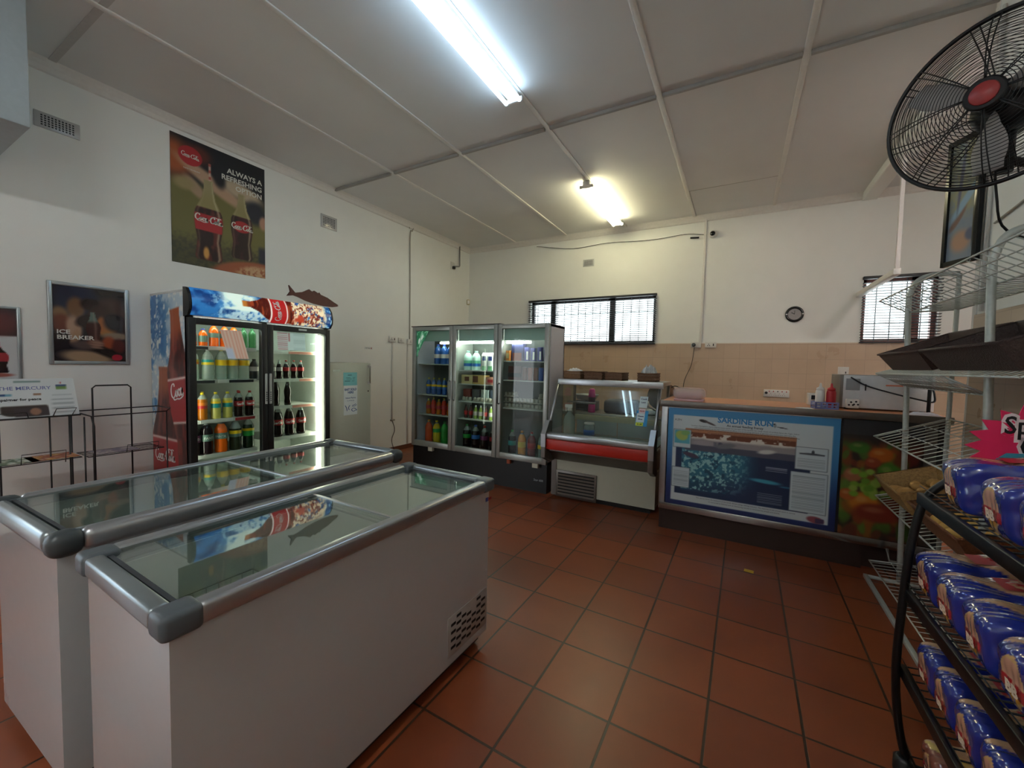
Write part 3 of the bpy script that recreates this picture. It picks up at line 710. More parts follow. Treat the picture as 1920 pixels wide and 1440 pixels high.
kbox('liner_panel', (KX0+.05, KY0+.05, .26), (KX1-.11, KY0+.056, 1.80), inn_m); kbox('liner_panel', (KX0+.05, KY1-.056, .26), (KX1-.11, KY1-.05, 1.80), inn_m); kbox('liner_panel', (KX0+.05, KY0+.05, .255), (KX1-.02, KY1-.05, .262), inn_m)
kbox('base', (KX0+.02, KY0+.02, 0), (KX1-.04, KY1-.02, .12), black_m)
kbox('divider', (KX1-.06, 2.275, .26), (KX1-.005, 2.325, 1.80), black_m)
kbox('front_frame', (KX1-.006, KY0, .12), (KX1, KY0+.06, 2.0), black_m)
kbox('front_frame', (KX1-.004, KY1-.05, .12), (KX1+.002, KY1, 1.80), black_m)
b = MB()   # header box, bulging front
pr = [(KX1-.02-ox, 1.79), (KX1+.05-ox, 1.80), (KX1+.085-ox, 1.85), (KX1+.09-ox, 1.91), (KX1+.07-ox, 1.98), (KX1+.03-ox, 2.035), (KX1-.02-ox, 2.04)]
b.prism(pr, KY0-.005-oy, KY0+.012-oy, black_m, 'y').prism(pr, KY1-.012-oy, KY1+.005-oy, black_m, 'y')
b.prism([(p[0]-.006, (p[1]-1.915)*.985+1.915) for p in pr], KY0+.01-oy, KY1-.01-oy, black_m, 'y'); b.build('header_box', cool)
# header picture
def header_fn(u, v):
    n = vnoise(u*3, v, 6, 4, 11); n2 = vnoise(u*3, v, 18, 9, 5)
    img = C3('2b6fae')*np.ones(u.shape+(3,))
    img = over(img, sm(n, .4, .7), '123a74'); img = over(img, sm(n2, .52, .68)*sm(u, .05, .2), '8fc2d8')
    img = over(img, sm(u, .12, .3)*(1-sm(v-.9+u*1.2, .0, .25))*sm(n2, .25, .55), 'b5d5dc')
    img = over(img, rect(u, v, .18, .35, .40, 1.1, .04)*sm(n, .2, .5), 'd9efe2')
    img = over(img, sm(u, .6, .68)*(1-sm(u, .92, .98))*sm(n2, .3, .4), 'e9d6b0')
    img = over(img, sm(u, .58, .62)*(1-sm(u, .88, .95))*sm(vnoise(u*3, v, 26, 12, 8), .5, .62), '7a2a18')
    img = over(img, sm(u, .62, .66)*(1-sm(u, .8, .85))*rect(u, v, .6, .15, .86, .45, .08)*sm(n, .35, .6), 'b5432a')
    m, t, s = bottle_uv(u, v, .56, .0, 1, .1) if False else (None, None, None)
    asp = 1.34/.25
    # bottle lying on its side, neck to the left
    tt = (.66-u)/.36; hw = np.interp(np.clip(tt, 0, 1), [0, .4, .55, .7, .85, 1], [.95, 1.0, .8, .42, .22, .2])*.55
    s = (v-.62+.25*(u-.36))/hw; m = (1-sm(np.abs(s), .94, 1.03))*sm(tt, -.01, .01)*(1-sm(tt, .99, 1.01))
    bc = over(C3('4a130c')*np.ones(img.shape), sm(vnoise(u*3, v, 20, 3, 2), .45, .7), '8f3a1c'); bc = over(bc, sm(tt, .85, .95), 'b5702a')
    img = over(img, m, bc)
    img = over(img, rect(u, v, .49, -.1, .625, 1.1, .008), 'a82020'); 
    for xx in (.497, .617): img = over(img, rect(u, v, xx-.004+.0*v, -.1, xx+.004, 1.1, .002), 'eeeadf')
    return img
hp = [(KX1+.051, 1.803), (KX1+.0865, 1.852), (KX1+.0915, 1.91), (KX1+.0715, 1.981), (KX1+.0315, 2.037)]
hpr = catmull([(a-ox, z) for a, z in hp], 4); hl = [0]
for a, e in zip(hpr, hpr[1:]): hl.append(hl[-1]+float(np.hypot(*(e-a))))
def hmap(yy, q):     # y along the header, q height along the curved face
    q = min(max(q, 0), hl[-1]); return (float(np.interp(q, hl, [p[0] for p in hpr])), yy, float(np.interp(q, hl, [p[1] for p in hpr])))
ho = grid_print('header_picture', 1, 1, 190, 36, header_fn, I4, printed('lightbox_print', .25, .3), cool)
for v in ho.data.vertices: v.co = hmap(KY0+.016-oy+v.co.x*(KY1-KY0-.032), v.co.y*hl[-1])
b = MB()
def hlogo(x, y):
    X, Y = -y, x   # turned upright along the label
    p = hmap(KY0-oy+.765+X*1.0, .03+Y); return (p[0]+.002, p[1], p[2])
ribbon(b, SCRIPT, .05, wht_m, hlogo, w=.1); b.build('lettering', cool)
# side picture
def side_fn(u, v):
    n = vnoise(u, v*2.8, 5, 5, 21); n2 = vnoise(u, v*2.8, 14, 14, 25)
    img = C3('b9cfdd')*np.ones(u.shape+(3,))
    img = over(img, sm(n, .42, .62)*sm(1-u, .25, .7), '2c78b8'); img = over(img, sm(v, .62, .8)*(1-sm(u, .25, .6))*sm(n2, .3, .5), '2669ab')
    img = over(img, sm(n2, .55, .68), 'dfe6e6'); img = over(img, (1-sm(v, .05, .22))*sm(u, .3, .5), '5a2a16')
    img = over(img, sm(vnoise(u, v*3, 9, 9, 4), .5, .65)*(1-sm(v, .1, .45))*sm(u, .45, .7), '8a3420')
    for cx, y0, y1, hw, ang in ((.97, .06, .93, .42, .11), (.36, -.28, .64, .42, .0)):
        m, t, s = bottle_uv(u, v, cx, y0, y1, hw, ang, asp=.66/1.72)
        bc = over(C3('3c1210')*np.ones(img.shape), sm(np.abs(s+.2), .5, .1)*.0+sm(vnoise(u, v*3, 12, 5, 9), .4, .7), '7a2a20')
        bc = over(bc, sm(t, .78, .92), 'a5532a'); bc = over(bc, np.exp(-((s+.5)/.16)**2)*.5, 'b5705c')
        img = over(img, m, bc)
        lab = m*sm(t, .36, .365)*(1-sm(t, .615, .62)); img = over(img, lab, 'a5262a')
        for q in (.365, .61): img = over(img, m*np.exp(-((t-q)/.007)**2), 'e6dfd8')
    return img
SZ0, SZ1 = .2, 2.0
TS = frameT(K(KX0+.01, KY0-.002, SZ0), (1, 0, 0), (0, 0, 1))
so = grid_print('side_picture', KX1-KX0-.015, SZ1-SZ0, 66, 180, side_fn, TS, printed('print_gloss', .35), cool)
b = MB(); SW, SH = KX1-KX0-.015, SZ1-SZ0
ribbon(b, SCRIPT, .095, wht_m, on_plane(TS, (.36*SW-.19, .17*SH+.0), .0), w=.09)
b.build('lettering', cool)
b = MB(); ribbon(b, [s for s in SCRIPT[:5]], .12, wht_m, on_plane(TS, (.60*SW, .485*SH), .22), w=.09); b.build('lettering', cool)
# doors
for k, (y0, y1) in enumerate(((KY0+.005, 2.298), (2.302, KY1-.005))):
    b = MB(); f = .055
    b.box(K(KX1+.004, y0, .14), K(KX1+.05, y0+f, 1.785), black_m, r=.004).box(K(KX1+.004, y1-f, .14), K(KX1+.05, y1, 1.785), black_m, r=.004)
    b.box(K(KX1+.005, y0+f-.003, .141), K(KX1+.049, y1-f+.003, .28), black_m, r=.003).box(K(KX1+.005, y0+f-.003, 1.73), K(KX1+.049, y1-f+.003, 1.784), black_m, r=.003)
    d = b.build('door', cool)
    MB().box(K(KX1+.02, y0+f, .28), K(KX1+.026, y1-f, 1.73), fridge_g).build('door_glass', d)
    hy = y1-.03 if k == 0 else y0+.006
    h = MB().box(K(KX1+.05, hy, 1.0), K(KX1+.062, hy+.024, 1.3), M('handle_grey', 'a5a9a8', .4), r=.008, seg=3)
    for q in range(5): h.box(K(KX1+.061, hy+.007, 1.03+q*.02), K(KX1+.0635, hy+.017, 1.04+q*.02), ink_m)
    h.build('handle', d)
b = MB(); b.T = frameT(K(KX1+.051, 2.62, 1.75), (0, 1, 0), (0, 0, 1)); b.box((0, 0, 0), (.09, .018, .0012), M('badge_grey', 'b9bfc0', .3, .5)); b.build('badge', cool)
# lamp strips inside
MB().box(K(KX1-.09, KY1-.085, .3), K(KX1-.05, KY1-.052, 1.72), emit('cooler_led', 'fffbe0', 12)).build('light_strip', cool)
MB().box(K(KX1-.09, KY0+.052, .3), K(KX1-.07, KY0+.062, 1.72), emit('cooler_led2', 'fffbe8', 8)).build('light_strip', cool)
MB().box(K(KX1-.10, KY0+.1, 1.775), K(KX1-.07, KY1-.1, 1.79), emit('cooler_led3', 'f2fff6', 8)).build('light_strip', cool)
shelf_m = M('shelf_white', 'c9cec8', .4); SHL = [.30, .555, .875, 1.24, 1.545]; SHR = [.30, .62, .95, 1.235, 1.53]
SIDE = []
for (ya, yb, zs) in ((KY0+.065, 2.27, SHL), (2.33, KY1-.065, SHR)):
    for z in zs[1:]:
        s = MB().box(K(KX0+.06, ya, z-.008), K(KX1-.1, yb, z), shelf_m).build('shelf', cool)
        MB().box(K(KX1-.102, ya, z-.03), K(KX1-.096, yb, z+.004), shelf_m).build('price_rail', s)
# price tickets clipped on the rails
tick = [('ticket_red', 'a02a2c'), ('ticket_dark', '23262a'), ('ticket_white', 'd5d8d4'), ('ticket_salmon', 'c08070')]
def tickets(z, spans, lab):
    t = MB()
    for a, e, ci in spans: t.box((KX1-.096, a, z-.028), (KX1-.093, e, z-.002), M(*tick[ci], .5))
    tag(t.build('price_ticket'), lab, 'price ticket', 'price tickets on the drinks cooler rails')
tickets(1.24, [(1.73, 1.9, 1)], 'dark price strip under the tonic bottles, painted side'); tickets(1.24, [(1.93, 2.0, 2)], 'white price ticket under the tonic bottles')
tickets(1.24, [(2.02, 2.24, 1)], 'dark price strip under the tonic bottles, divider side'); tickets(.875, [(1.78, 2.05, 2)], 'white price strip under the lemon soda bottles')
tickets(.875, [(2.07, 2.25, 0)], 'dark red price ticket under the cola bottles, first door'); tickets(1.545, [(1.72, 1.85, 1)], 'dark price ticket under the orange bottles'); tickets(1.53, [(2.6, 2.9, 3)], 'salmon price strip under the pale leaflets')
tickets(1.235, [(2.72, 2.9, 3)], 'salmon price strip under the small cola bottles'); tickets(1.235, [(2.34, 2.5, 2)], 'white price strip under the silver-label bottles'); tickets(.95, [(2.64, 2.9, 3)], 'salmon price strip under the glass cola bottles')
FX = KX1-.15
def row(z, items, shelfname, side, x=None, x2=None):
    """items: (key, y, description)"""
    for i, (key, y, desc) in enumerate(items):
        put(key, (x if x else FX, y, z), random.uniform(-.3, .3)-.35, f'{desc}, {ORD[i]} from {side}, {shelfname}', f'bottles on the {shelfname} of the drinks cooler')
a0, a1 = KY0+.11, 2.23
row(1.545, [('orangecan', a0+.0, 'orange soda with grey label'), ('orangecan', a0+.085, 'orange soda with grey label'), ('orange2', a0+.17, 'orange soda bottle'), ('orange2', a0+.26, 'orange soda bottle'), ('orange2', a0+.34, 'orange soda bottle'), ('greenwater', a0+.43, 'green water bottle'), ('greenwater', a0+.51, 'green water bottle')], "first door's top shelf", 'painted side')
row(1.24, [('tonicO', a0, 'clear tonic bottle, orange label'), ('tonicT', a0+.12, 'clear tonic bottle, teal label'), ('tonicY', a0+.23, 'clear tonic bottle, yellow label'), ('tonicY', a0+.33, 'clear tonic bottle, yellow label'), ('tonicY', a0+.43, 'clear tonic bottle, yellow label'), ('darkcan', a0+.525, 'dark bottle, silver label')], "first door's second shelf", 'painted side')
row(.875, [('dewR', a0-.02, 'amber soda, red label'), ('dewR', a0+.07, 'amber soda, red label'), ('dewT', a0+.18, 'lemon soda, teal label'), ('dewT', a0+.28, 'lemon soda, teal label'), ('cola5', a0+.38, 'cola bottle, red label'), ('cola5', a0+.48, 'cola bottle, red label')], "first door's third shelf", 'painted side')
row(.555, [('grape2', a0-.0, 'grape soda, plum label'), ('grape2b', a0+.1, 'grape soda, grey label'), ('orange2l', a0+.22, 'big orange soda'), ('lemlime', a0+.345, 'dark lime soda, yellow label'), ('sprite', a0+.465, 'lemon-lime bottle, green label')], "first door's fourth shelf", 'painted side')
b0 = 2.39
row(1.235, [('colaL', b0, 'small cola, silver label'), ('colaL', b0+.07, 'small cola, silver label'), ('colaL', b0+.14, 'small cola, silver label'), ('colaS', b0+.215, 'small cola, red label'), ('colaS', b0+.3, 'small cola, red label'), ('colaS', b0+.38, 'small cola, red label')], "second door's second shelf", 'divider')
row(.95, [('juice', b0+.0, 'yellow-orange juice bottle'), ('colaG', b0+.1, 'dark glass cola bottle'), ('colaG', b0+.23, 'dark glass cola bottle')], "second door's third shelf", 'divider')
row(.62, [('colaXL', b0+.0, 'large cola, silver label'), ('colaX', b0+.12, 'large cola, red label'), ('colaX', b0+.25, 'large cola, red label'), ('colaX', b0+.38, 'large cola, red label')], "second door's fourth shelf", 'divider')
# second rows behind
row(.875, [('dewT', a0+.12, 'lemon soda behind the front row'), ('cola5', a0+.43, 'cola bottle behind the front row')], "first door's third shelf", 'painted side', x=FX-.11)
row(.62, [('colaX', b0+.19, 'large cola'), ('colaX', b0+.32, 'large cola')], "second door back row", 'divider', x=FX-.12)
row(.95, [('colaG', b0+.165, 'glass cola bottle behind the front row')], "second door's third shelf", 'divider', x=FX-.1)
row(1.24, [('tonicY', a0+.28, 'tonic bottle behind the front row'), ('tonicY', a0+.38, 'tonic bottle behind the front row')], "first door's second shelf", 'painted side', x=FX-.11)
# leaflets taped inside the glass
def leaflet(y0, y1, z0, z1, skew, fn, label, nx=24, ny=24):
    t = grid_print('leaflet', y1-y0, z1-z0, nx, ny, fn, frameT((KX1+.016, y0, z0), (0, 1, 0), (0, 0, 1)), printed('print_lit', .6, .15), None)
    for v in t.data.vertices: v.co.y += skew*(v.co.z-z0)
    tag(t, label, 'leaflet', 'leaflets taped inside the cooler doors')
def lf1(u, v):
    img = C3('e8a898')*np.ones(u.shape+(3,)); img = over(img, (np.sin(u*40) > .2)*1.0*.6, 'f2d8cc'); img = over(img, (1-sm(v, .3, .45))*(1-sm(u, .3, .4)), 'c9c8e0'); return img
def lf2(u, v):
    img = C3('dbe6e6')*np.ones(u.shape+(3,)); img = over(img, (1-sm(np.abs((v*9) % 1-.5), .2, .3))*(u < .35)*.7, 'c05a62'); img = over(img, (1-sm(np.abs((v*13) % 1-.5), .1, .2))*(u > .55)*.4, '8fa6a6'); img = over(img, rect(u, v, .38, .5, .45, 1, .01), 'b5484f'); return img
leaflet(1.96, 2.14, 1.44, 1.70, -.25, lf1, 'pink striped leaflet taped inside the first cooler door')
leaflet(2.42, 2.72, 1.54, 1.72, -.05, lf2, 'white and red printed leaflet inside the second cooler door')
# wooden fish on top
fish = [(0, .04), (.035, .09), (.02, .15), (.085, .085), (.17, .105), (.24, .145), (.275, .125), (.30, .14), (.335, .125), (.345, .118), (.36, .13), (.375, .11), (.46, .088), (.54, .05), (.60, .025), (.585, .018), (.60, .012), (.53, -.005), (.42, -.01), (.3, .0), (.2, .02), (.12, .045), (.07, .055)]
b = MB(); b.prism([(2.475+a, 2.035+z) for a, z in fish], -.012, .012, M('fish_wood', '5a2f26', .5, nscale=14, noise=.15), 'x', r=.003)
fo = b.build('wooden_fish'); fo.location = (-4.02, 0, .012); tag(fo, 'dark carved wooden fish lying on top of the drinks cooler', 'ornament')
b = MB(); b.T = frameT((-.0, 2.475+.555, 2.035+.035), (0, 1, 0), (0, 0, 1)); b.lathe([(.005, .0115), (.005, .014)], ink_m, 8); b.build('eye', fo)

# ------------------------------------------------------------------ small upright fridge with notices
up = thing('upright_fridge', 'waist-high cream upright fridge with two notices beside the drinks cooler', 'fridge', (-4.47, 3.345, 0))
cream_m = M('cream_enamel', 'b9baaa', .4, noise=.02)
UX = .33
MB().box((-.32, -.315, .03), (UX-.06, .315, 1.42), cream_m, r=.01).build('body', up)
d = MB().box((UX-.055, -.315, .06), (UX, .315, 1.42), cream_m, r=.012, seg=3).build('door', up)
h = MB().tube([(UX+.035, .27, 1.16), (UX+.035, .27, 1.38)], .009, M('handle_dull', '8f8f85', .4, .3), 8); h.box((UX, .262, 1.15), (UX+.04, .278, 1.18), socket_m).box((UX, .262, 1.36), (UX+.04, .278, 1.39), socket_m); h.build('handle', d)
b = MB(); b.T = frameT((UX+.001, .27, 1.06), (0, 1, 0), (0, 0, 1)); b.lathe([(.009, 0), (.009, .003)], ink_m, 10); b.build('keyhole', d)
b = MB(); b.T = frameT((UX+.0005, -.25, 1.31), (0, 1, 0), (0, 0, 1)); b.box((0, 0, 0), (.1, .025, .002), M('badge_steel', '9c9c92', .3, .6)); b.build('badge', d)
for sx in (-.25, .2):
    for sy in (-.27, .27): MB().lathe([(.02, 0), (.02, .03)], black_m, 8, c=(sx, sy, 0)).build('foot', up)
NX = -4.47+UX+.002
no = grid_print('notice', .20, .16, 24, 20, lambda u, v: over(over(C3('7fc3c6')*np.ones(u.shape+(3,)), (rect(u, v, .3, .78, .62, .82, .01)+rect(u, v, .18, .6, .5, .63, .01)+rect(u, v, .7, .6, .85, .63, .01)+rect(u, v, .22, .47, .6, .5, .01)+rect(u, v, .7, .47, .82, .5, .01)).clip(0, 1), '3b5a66'), rect(u, v, .6, .32, .8, .35, .01)+rect(u, v, .1, .34, .5, .36, .01), '3b5a66'), frameT((NX, 3.24, 1.14), (0, 1, 0), (0, 0, 1)), printed('print_matt', .7))
tag(no, 'pale turquoise price notice taped to the upright fridge door', 'notice')
no = MB(); no.T = frameT((NX, 3.245, .78), (0, 1, 0), (0, 0, 1)); no.box((0, 0, 0), (.20, .36, .0008), M('notice_paper', 'd8dedd', .8)); nt_ = tag(no.build('notice'), "white notice reading bait sold here with blue fish drawings", 'notice')
b = MB(); b.T = frameT((NX, 3.245, .78), (0, 1, 0), (0, 0, 1)); inkb = M('ink_blue', '2a4a86', .7); Z1 = .0016
text_mesh('BAIT SOLD\nHERE', .038, inkb, Matrix.Translation((.1, .30, Z1)), b, 'CENTER', bold=.0012, sx=.95)
text_mesh('Adcan Marine', .03, inkb, Matrix.Translation((.1, .2, Z1)), b, 'CENTER', sx=.9); text_mesh('Tel. 039 978 1022', .014, inkb, Matrix.Translation((.1, .17, Z1)), b, 'CENTER')
for st in ([(.02, .12), (.04, .09), (.05, .05)], [(.08, .06), (.07, .09), (.09, .12)], [(.12, .11), (.15, .12), (.18, .13)], [(.11, .06), (.14, .08), (.17, .07), (.19, .05), (.17, .05), (.14, .04), (.11, .06)], [(.12, .1), (.16, .105), (.19, .12)]):
    ribbon(b, [st], 1, inkb, lambda x, y: (x, y, Z1), w=.005, n=5)
b.build('lettering', nt_)

# ------------------------------------------------------------------ three-door glass fridge
tf = thing('display_fridge', 'tall silver-framed three-door glass fridge on a black base', 'fridge', (-2.80, 4.28, 0))
fx, fy = -2.80, 4.28
def Tq(x, y, z): return (x-fx, y-fy, z)
def tbox(name, a, b, m, par=None, r=0): return MB().box(Tq(*a), Tq(*b), m, r=r).build(name, par or tf)
body_m = M('fridge_side', 'dddce6', .45, noise=.02); fr_m = M('fridge_frame', 'a9ada9', .35, .6)
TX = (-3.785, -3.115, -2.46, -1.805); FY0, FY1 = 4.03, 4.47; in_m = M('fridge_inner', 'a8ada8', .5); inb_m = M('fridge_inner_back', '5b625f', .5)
b = MB(); b.box(Tq(TX[0], FY0+.05, .33), Tq(TX[0]+.03, FY1, 1.9), body_m).box(Tq(TX[3]-.03, FY0+.05, .33), Tq(TX[3], FY1, 1.895), body_m)
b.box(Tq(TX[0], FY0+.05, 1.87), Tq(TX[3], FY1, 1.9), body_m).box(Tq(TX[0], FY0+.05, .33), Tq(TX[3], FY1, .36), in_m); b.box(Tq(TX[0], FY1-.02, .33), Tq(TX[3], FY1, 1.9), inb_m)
b.build('cabinet', tf)
tbox('base', (-3.80, FY0+.06, .0), (-1.82, FY1-.02, .33), black_m)
b = MB(); b.T = frameT(Tq(-1.98, FY0+.059, .13), (1, 0, 0), (0, 0, 1)); text_mesh('Star 600', .035, M('badge_text', 'a9adb2', .4), Matrix.Translation((0, 0, .0006)), b); b.build('badge', tf)
for x in TX[1:3]: tbox('divider', (x-.015, FY0+.05, .36), (x+.015, FY1-.02, 1.87), in_m)
tbox('top_lip', (-3.80, FY0+.0, 1.905), (-2.43, FY0+.1, 1.915), black_m)
for k in range(3):
    x0, x1 = TX[k]+.004, TX[k+1]-.004; f = .052; y = FY0
    b = MB()
    b.box(Tq(x0, y, .34), Tq(x0+f, y+.045, 1.905), fr_m, r=.004).box(Tq(x1-f, y, .34), Tq(x1, y+.045, 1.905), fr_m, r=.004)
    b.box(Tq(x0+f-.003, y+.001, .342), Tq(x1-f+.003, y+.044, .34+f+.02), fr_m, r=.003).box(Tq(x0+f-.003, y+.001, 1.905-f), Tq(x1-f+.003, y+.044, 1.903), fr_m, r=.003)
    d = b.build('door', tf); tbox('door_glass', (x0+f, y+.02, .4), (x1-f, y+.026, 1.86), fridge_g, d)
    hxp = x1-.03 if k == 0 else x0+.03
    MB().tube([Tq(hxp, y-.002, .98), Tq(hxp, y-.035, .99), Tq(hxp, y-.035, 1.21), Tq(hxp, y-.002, 1.22)], .009, M('handle_steel', '6d706f', .35, .7), 8).build('handle', d)
    tbox('lamp_cover', (x0+f, FY0+.055, 1.72), (x1-f, FY0+.075, 1.86), M('fridge_cover', 'b9d2cb', .4))
    lx0, lx1 = ((TX[1]-.28, TX[1]-.06), (TX[1]+.04, TX[2]-.04), (TX[2]+.06, TX[2]+.38))[k]
    MB().tube([Tq(lx0, FY0+.11, 1.70), Tq(lx1, FY0+.11, 1.70)], .012, emit('fridge_tube'+str(k), 'fffdf0', (14, 22, 20)[k]), 8).build('lamp_tube', tf)
MB().tube([Tq(TX[2]-.075, FY0+.10, .8), Tq(TX[2]-.075, FY0+.10, 1.66)], .010, emit('fridge_tube_v', 'fffdf0', 14), 8).build('lamp_tube', tf)
for x in (-3.5, -1.98, ): MB().box(Tq(x, FY0+.01, .29), Tq(x+.07, FY0+.05, .34), M('foot_cream', 'c9c7b5', .5)).build('hinge_foot', tf)
tbox('hinge_foot', (-2.31, FY0+.01, .29), (-2.27, FY0+.05, .34), M('brick_red', '9a4a2c', .6))
SH3 = ((1.425, 1.02, .755), (1.36, 1.19, .97, .75), (1.485, 1.26, .93))
for k in range(3):
    for z in SH3[k]:
        s = tbox('shelf', (TX[k]+.035, FY0+.09, z-.012), (TX[k+1]-.03, FY1-.025, z), shelf_m)
# vinyl advert in the top corner of the first door
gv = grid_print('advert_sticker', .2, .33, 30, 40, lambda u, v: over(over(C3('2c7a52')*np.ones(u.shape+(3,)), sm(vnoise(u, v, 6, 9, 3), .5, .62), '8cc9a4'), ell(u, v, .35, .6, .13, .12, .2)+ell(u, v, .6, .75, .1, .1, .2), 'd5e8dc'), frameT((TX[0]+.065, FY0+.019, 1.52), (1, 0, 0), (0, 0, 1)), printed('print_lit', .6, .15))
for v in gv.data.vertices:
    X, Z = v.co.x-(TX[0]+.065), v.co.z-1.52; v.co.x = TX[0]+.065+X*min(1, max(.12, (Z/.33)**1.0))
tag(gv, 'green bottle advert sticker in the top corner of the first glass door', 'sticker')
# contents
drink('bluewater', 'jug', .26, .05, blue_m, M('blue_clear', '5f8fc4', .15, alpha=.6, trans='9fc0e6', noise=0), cap_b, lb_w, (.3, .5), .8)
drink('milk', 'jug', .24, .055, M('milk_white', 'bfe3da', .35), M('milk_white', 'bfe3da'), M('cap_mint', '9fe0d0', .4), [lb_b, M('mint', '6fbf9a', .4)], (.2, .5), .95)
drink('dewS', 'pet', .22, .034, blue_m, clearpl, cap_y, [lb_b, lb_y], (.35, .6), .85)
drink('redS', 'pet', .22, .034, redj, clearpl, cap_y, lb_red, (.35, .6), .85)
drink('ambS', 'pet', .2, .034, amber_m, clearpl, cap_y, lb_red, (.35, .6), .85)
drink('bigO', 'pet', .31, .052, M('red_orange_soda', 'd2502a', .15, noise=0), clearpl, cap_o, None, fill=.9)
drink('bigY', 'pet', .31, .052, M('yellow_soda', 'cdb020', .15, noise=0), clearpl, cap_y, lb_g, (.5, .66), .85)
drink('bigG', 'pet', .31, .052, greenj, clearpl, cap_g, None, fill=.9)
drink('colaD', 'pet', .31, .052, cola_m, clearpl, cap_g, lb_g, (.44, .6), .8); drink('colaB', 'pet', .31, .052, cola_m, clearpl, cap_b, lb_b, (.44, .6), .8)
drink('colaP', 'pet', .31, .052, cola_m, clearpl, cap_r, lb_p, (.44, .6), .8); drink('colaR', 'pet', .31, .052, cola_m, clearpl, cap_r, lb_red, (.44, .6), .8)
drink('spiceK', 'glass', .17, .026, M('dark_sauce', '4a1e16', .3), cap_k, cap_k, lb_red, (.25, .55), .9)
drink('spiceG', 'glass', .17, .03, M('green_sauce', '7f9a3e', .3), cap_w, cap_w, lb_w, (.25, .55), .9)
drink('juiceT', 'pet', .3, .048, M('bright_juice', 'dd8c1a', .2, noise=0), clearpl, cap_o, lb_y, (.36, .58), .85)
drink('colaT', 'pet', .3, .048, cola_m, clearpl, cap_g, lb_teal, (.4, .58), .8)
drink('redT', 'pet', .3, .048, M('ruby_soda', '7a2026', .15, noise=0), clearpl, cap_r, lb_red, (.36, .58), .85)
drink('clearT', 'pet', .3, .048, clearfull, clearpl, cap_w, lb_y, (.4, .55), .85)
def row3(k, z, keys, desc, where, y=None, x0=None, dx=None, name='bottle', cat='bottle'):
    a, e = TX[k]+.10, TX[k+1]-.10; n = len(keys); y = y or FY0+.17
    for i, key in enumerate(keys):
        x = (a+(e-a)*i/max(1, n-1)) if x0 is None else x0+dx*i
        put(key, (x, y, z), -1.57+random.uniform(-.3, .3), f'{desc[key]}, {ORD[i]} from the poster-wall side, {where}', f'drinks on the {where}', cat, name)
D = {'bluewater': 'blue water jug', 'milk': 'mint milk jug', 'dewS': 'small blue-yellow soda', 'redS': 'small red soda', 'ambS': 'small amber soda', 'bigO': 'big red-orange soda', 'bigY': 'big yellow soda', 'bigG': 'big green soda', 'colaD': 'big cola, green label', 'colaB': 'big cola, blue label', 'colaP': 'big cola, plum label', 'colaR': 'big cola, red label', 'spiceK': 'little dark sauce bottle', 'spiceG': 'little green sauce bottle', 'juiceT': 'tall orange juice', 'colaT': 'tall cola, teal label', 'redT': 'tall ruby soda', 'clearT': 'tall clear bottle'}
row3(0, 1.425, ['bluewater']*4, D, 'top shelf of the first fridge door', x0=TX[0]+.30, dx=.105)
row3(0, 1.02, ['dewS']*5+['redS'], D, 'second shelf of the first fridge door', x0=TX[0]+.15, dx=.088)
row3(0, .755, ['ambS', 'redS', 'ambS', 'redS', 'ambS', 'redS'], D, 'third shelf of the first fridge door', x0=TX[0]+.15, dx=.088)
row3(0, .362, ['bigO', 'bigY', 'bigG', 'bigO'], D, 'floor of the first fridge door', x0=TX[0]+.16, dx=.135)
row3(1, 1.36, ['milk']*2, D, 'top shelf of the middle fridge door', x0=TX[1]+.12, dx=.125, cat='milk', name='milk_jug')
row3(1, .75, ['spiceK', 'spiceK', 'spiceG', 'spiceG', 'spiceK', 'spiceG'], D, 'fourth shelf of the middle fridge door', x0=TX[1]+.1, dx=.075)
row3(1, .362, ['colaD', 'colaB', 'colaP', 'colaR'], D, 'floor of the middle fridge door', x0=TX[1]+.12, dx=.135)
row3(2, .362, ['colaT', 'juiceT', 'redT', 'clearT'], D, 'floor of the third fridge door', x0=TX[2]+.13, dx=.13)
def carton(loc, s, base, bands, label, group, name='carton', cat='carton', slant=0):
    b = MB(); b.box((-s[0]/2, -s[1]/2, 0), (s[0]/2, s[1]/2, s[2]*.82), base, r=.003)
    b.prism([(-s[1]/2, s[2]*.82), (s[1]/2, s[2]*.82), (.006, s[2]), (-.006, s[2])], -s[0]/2, s[0]/2, base, 'x')
    t = b.build(name); t.location = loc; tag(t, label, cat, group)
    l = MB()
    for x0, x1, z0, z1, mm in bands: l.box((-s[0]/2+x0*s[0], -s[1]/2-.0015, z0*s[2]), (-s[0]/2+x1*s[0], -s[1]/2, z1*s[2]), mm)
    l.build('printed_label', t); return t
navy = M('navy_print', '2f3f80', .5); mcart = M('carton_white', 'd5dcdc', .5); mintg = M('carton_green', '5f9a72', .5)
for i in range(3): carton((TX[1]+.39+i*.087, FY0+.16, 1.36), (.075, .07, .22 if i < 2 else .2), mcart, [(.15, .85, .55, .78, navy), (.1, .9, .0, .25, mintg)], f'white milk carton with navy square, {ORD[i]} from the mint jugs', 'milk cartons on the top shelf')
def boxy(loc, s, m1, label, group, cat='box', name='food_box', fn=None):
    t = MB().box((-s[0]/2, -s[1]/2, 0), (s[0]/2, s[1]/2, s[2]), m1, r=.003).build(name); t.location = loc; tag(t, label, cat, group)
    if fn: l = MB(); fn(l, s); l.build('printed_label', t)
    return t
def fband(m2, x0=.15, x1=.85, z0=.25, z1=.75): return lambda l, s: l.box((-s[0]/2+x0*s[0], -s[1]/2-.0012, s[2]*z0), (-s[0]/2+x1*s[0], -s[1]/2, s[2]*z1), m2)
cb = M('cream_box', 'd5c48f', .5); brn = M('brown_print', '6a3a20', .5); org = M('orange_print', 'c9803a', .5)
G2 = 'boxes on the second shelf of the middle door'
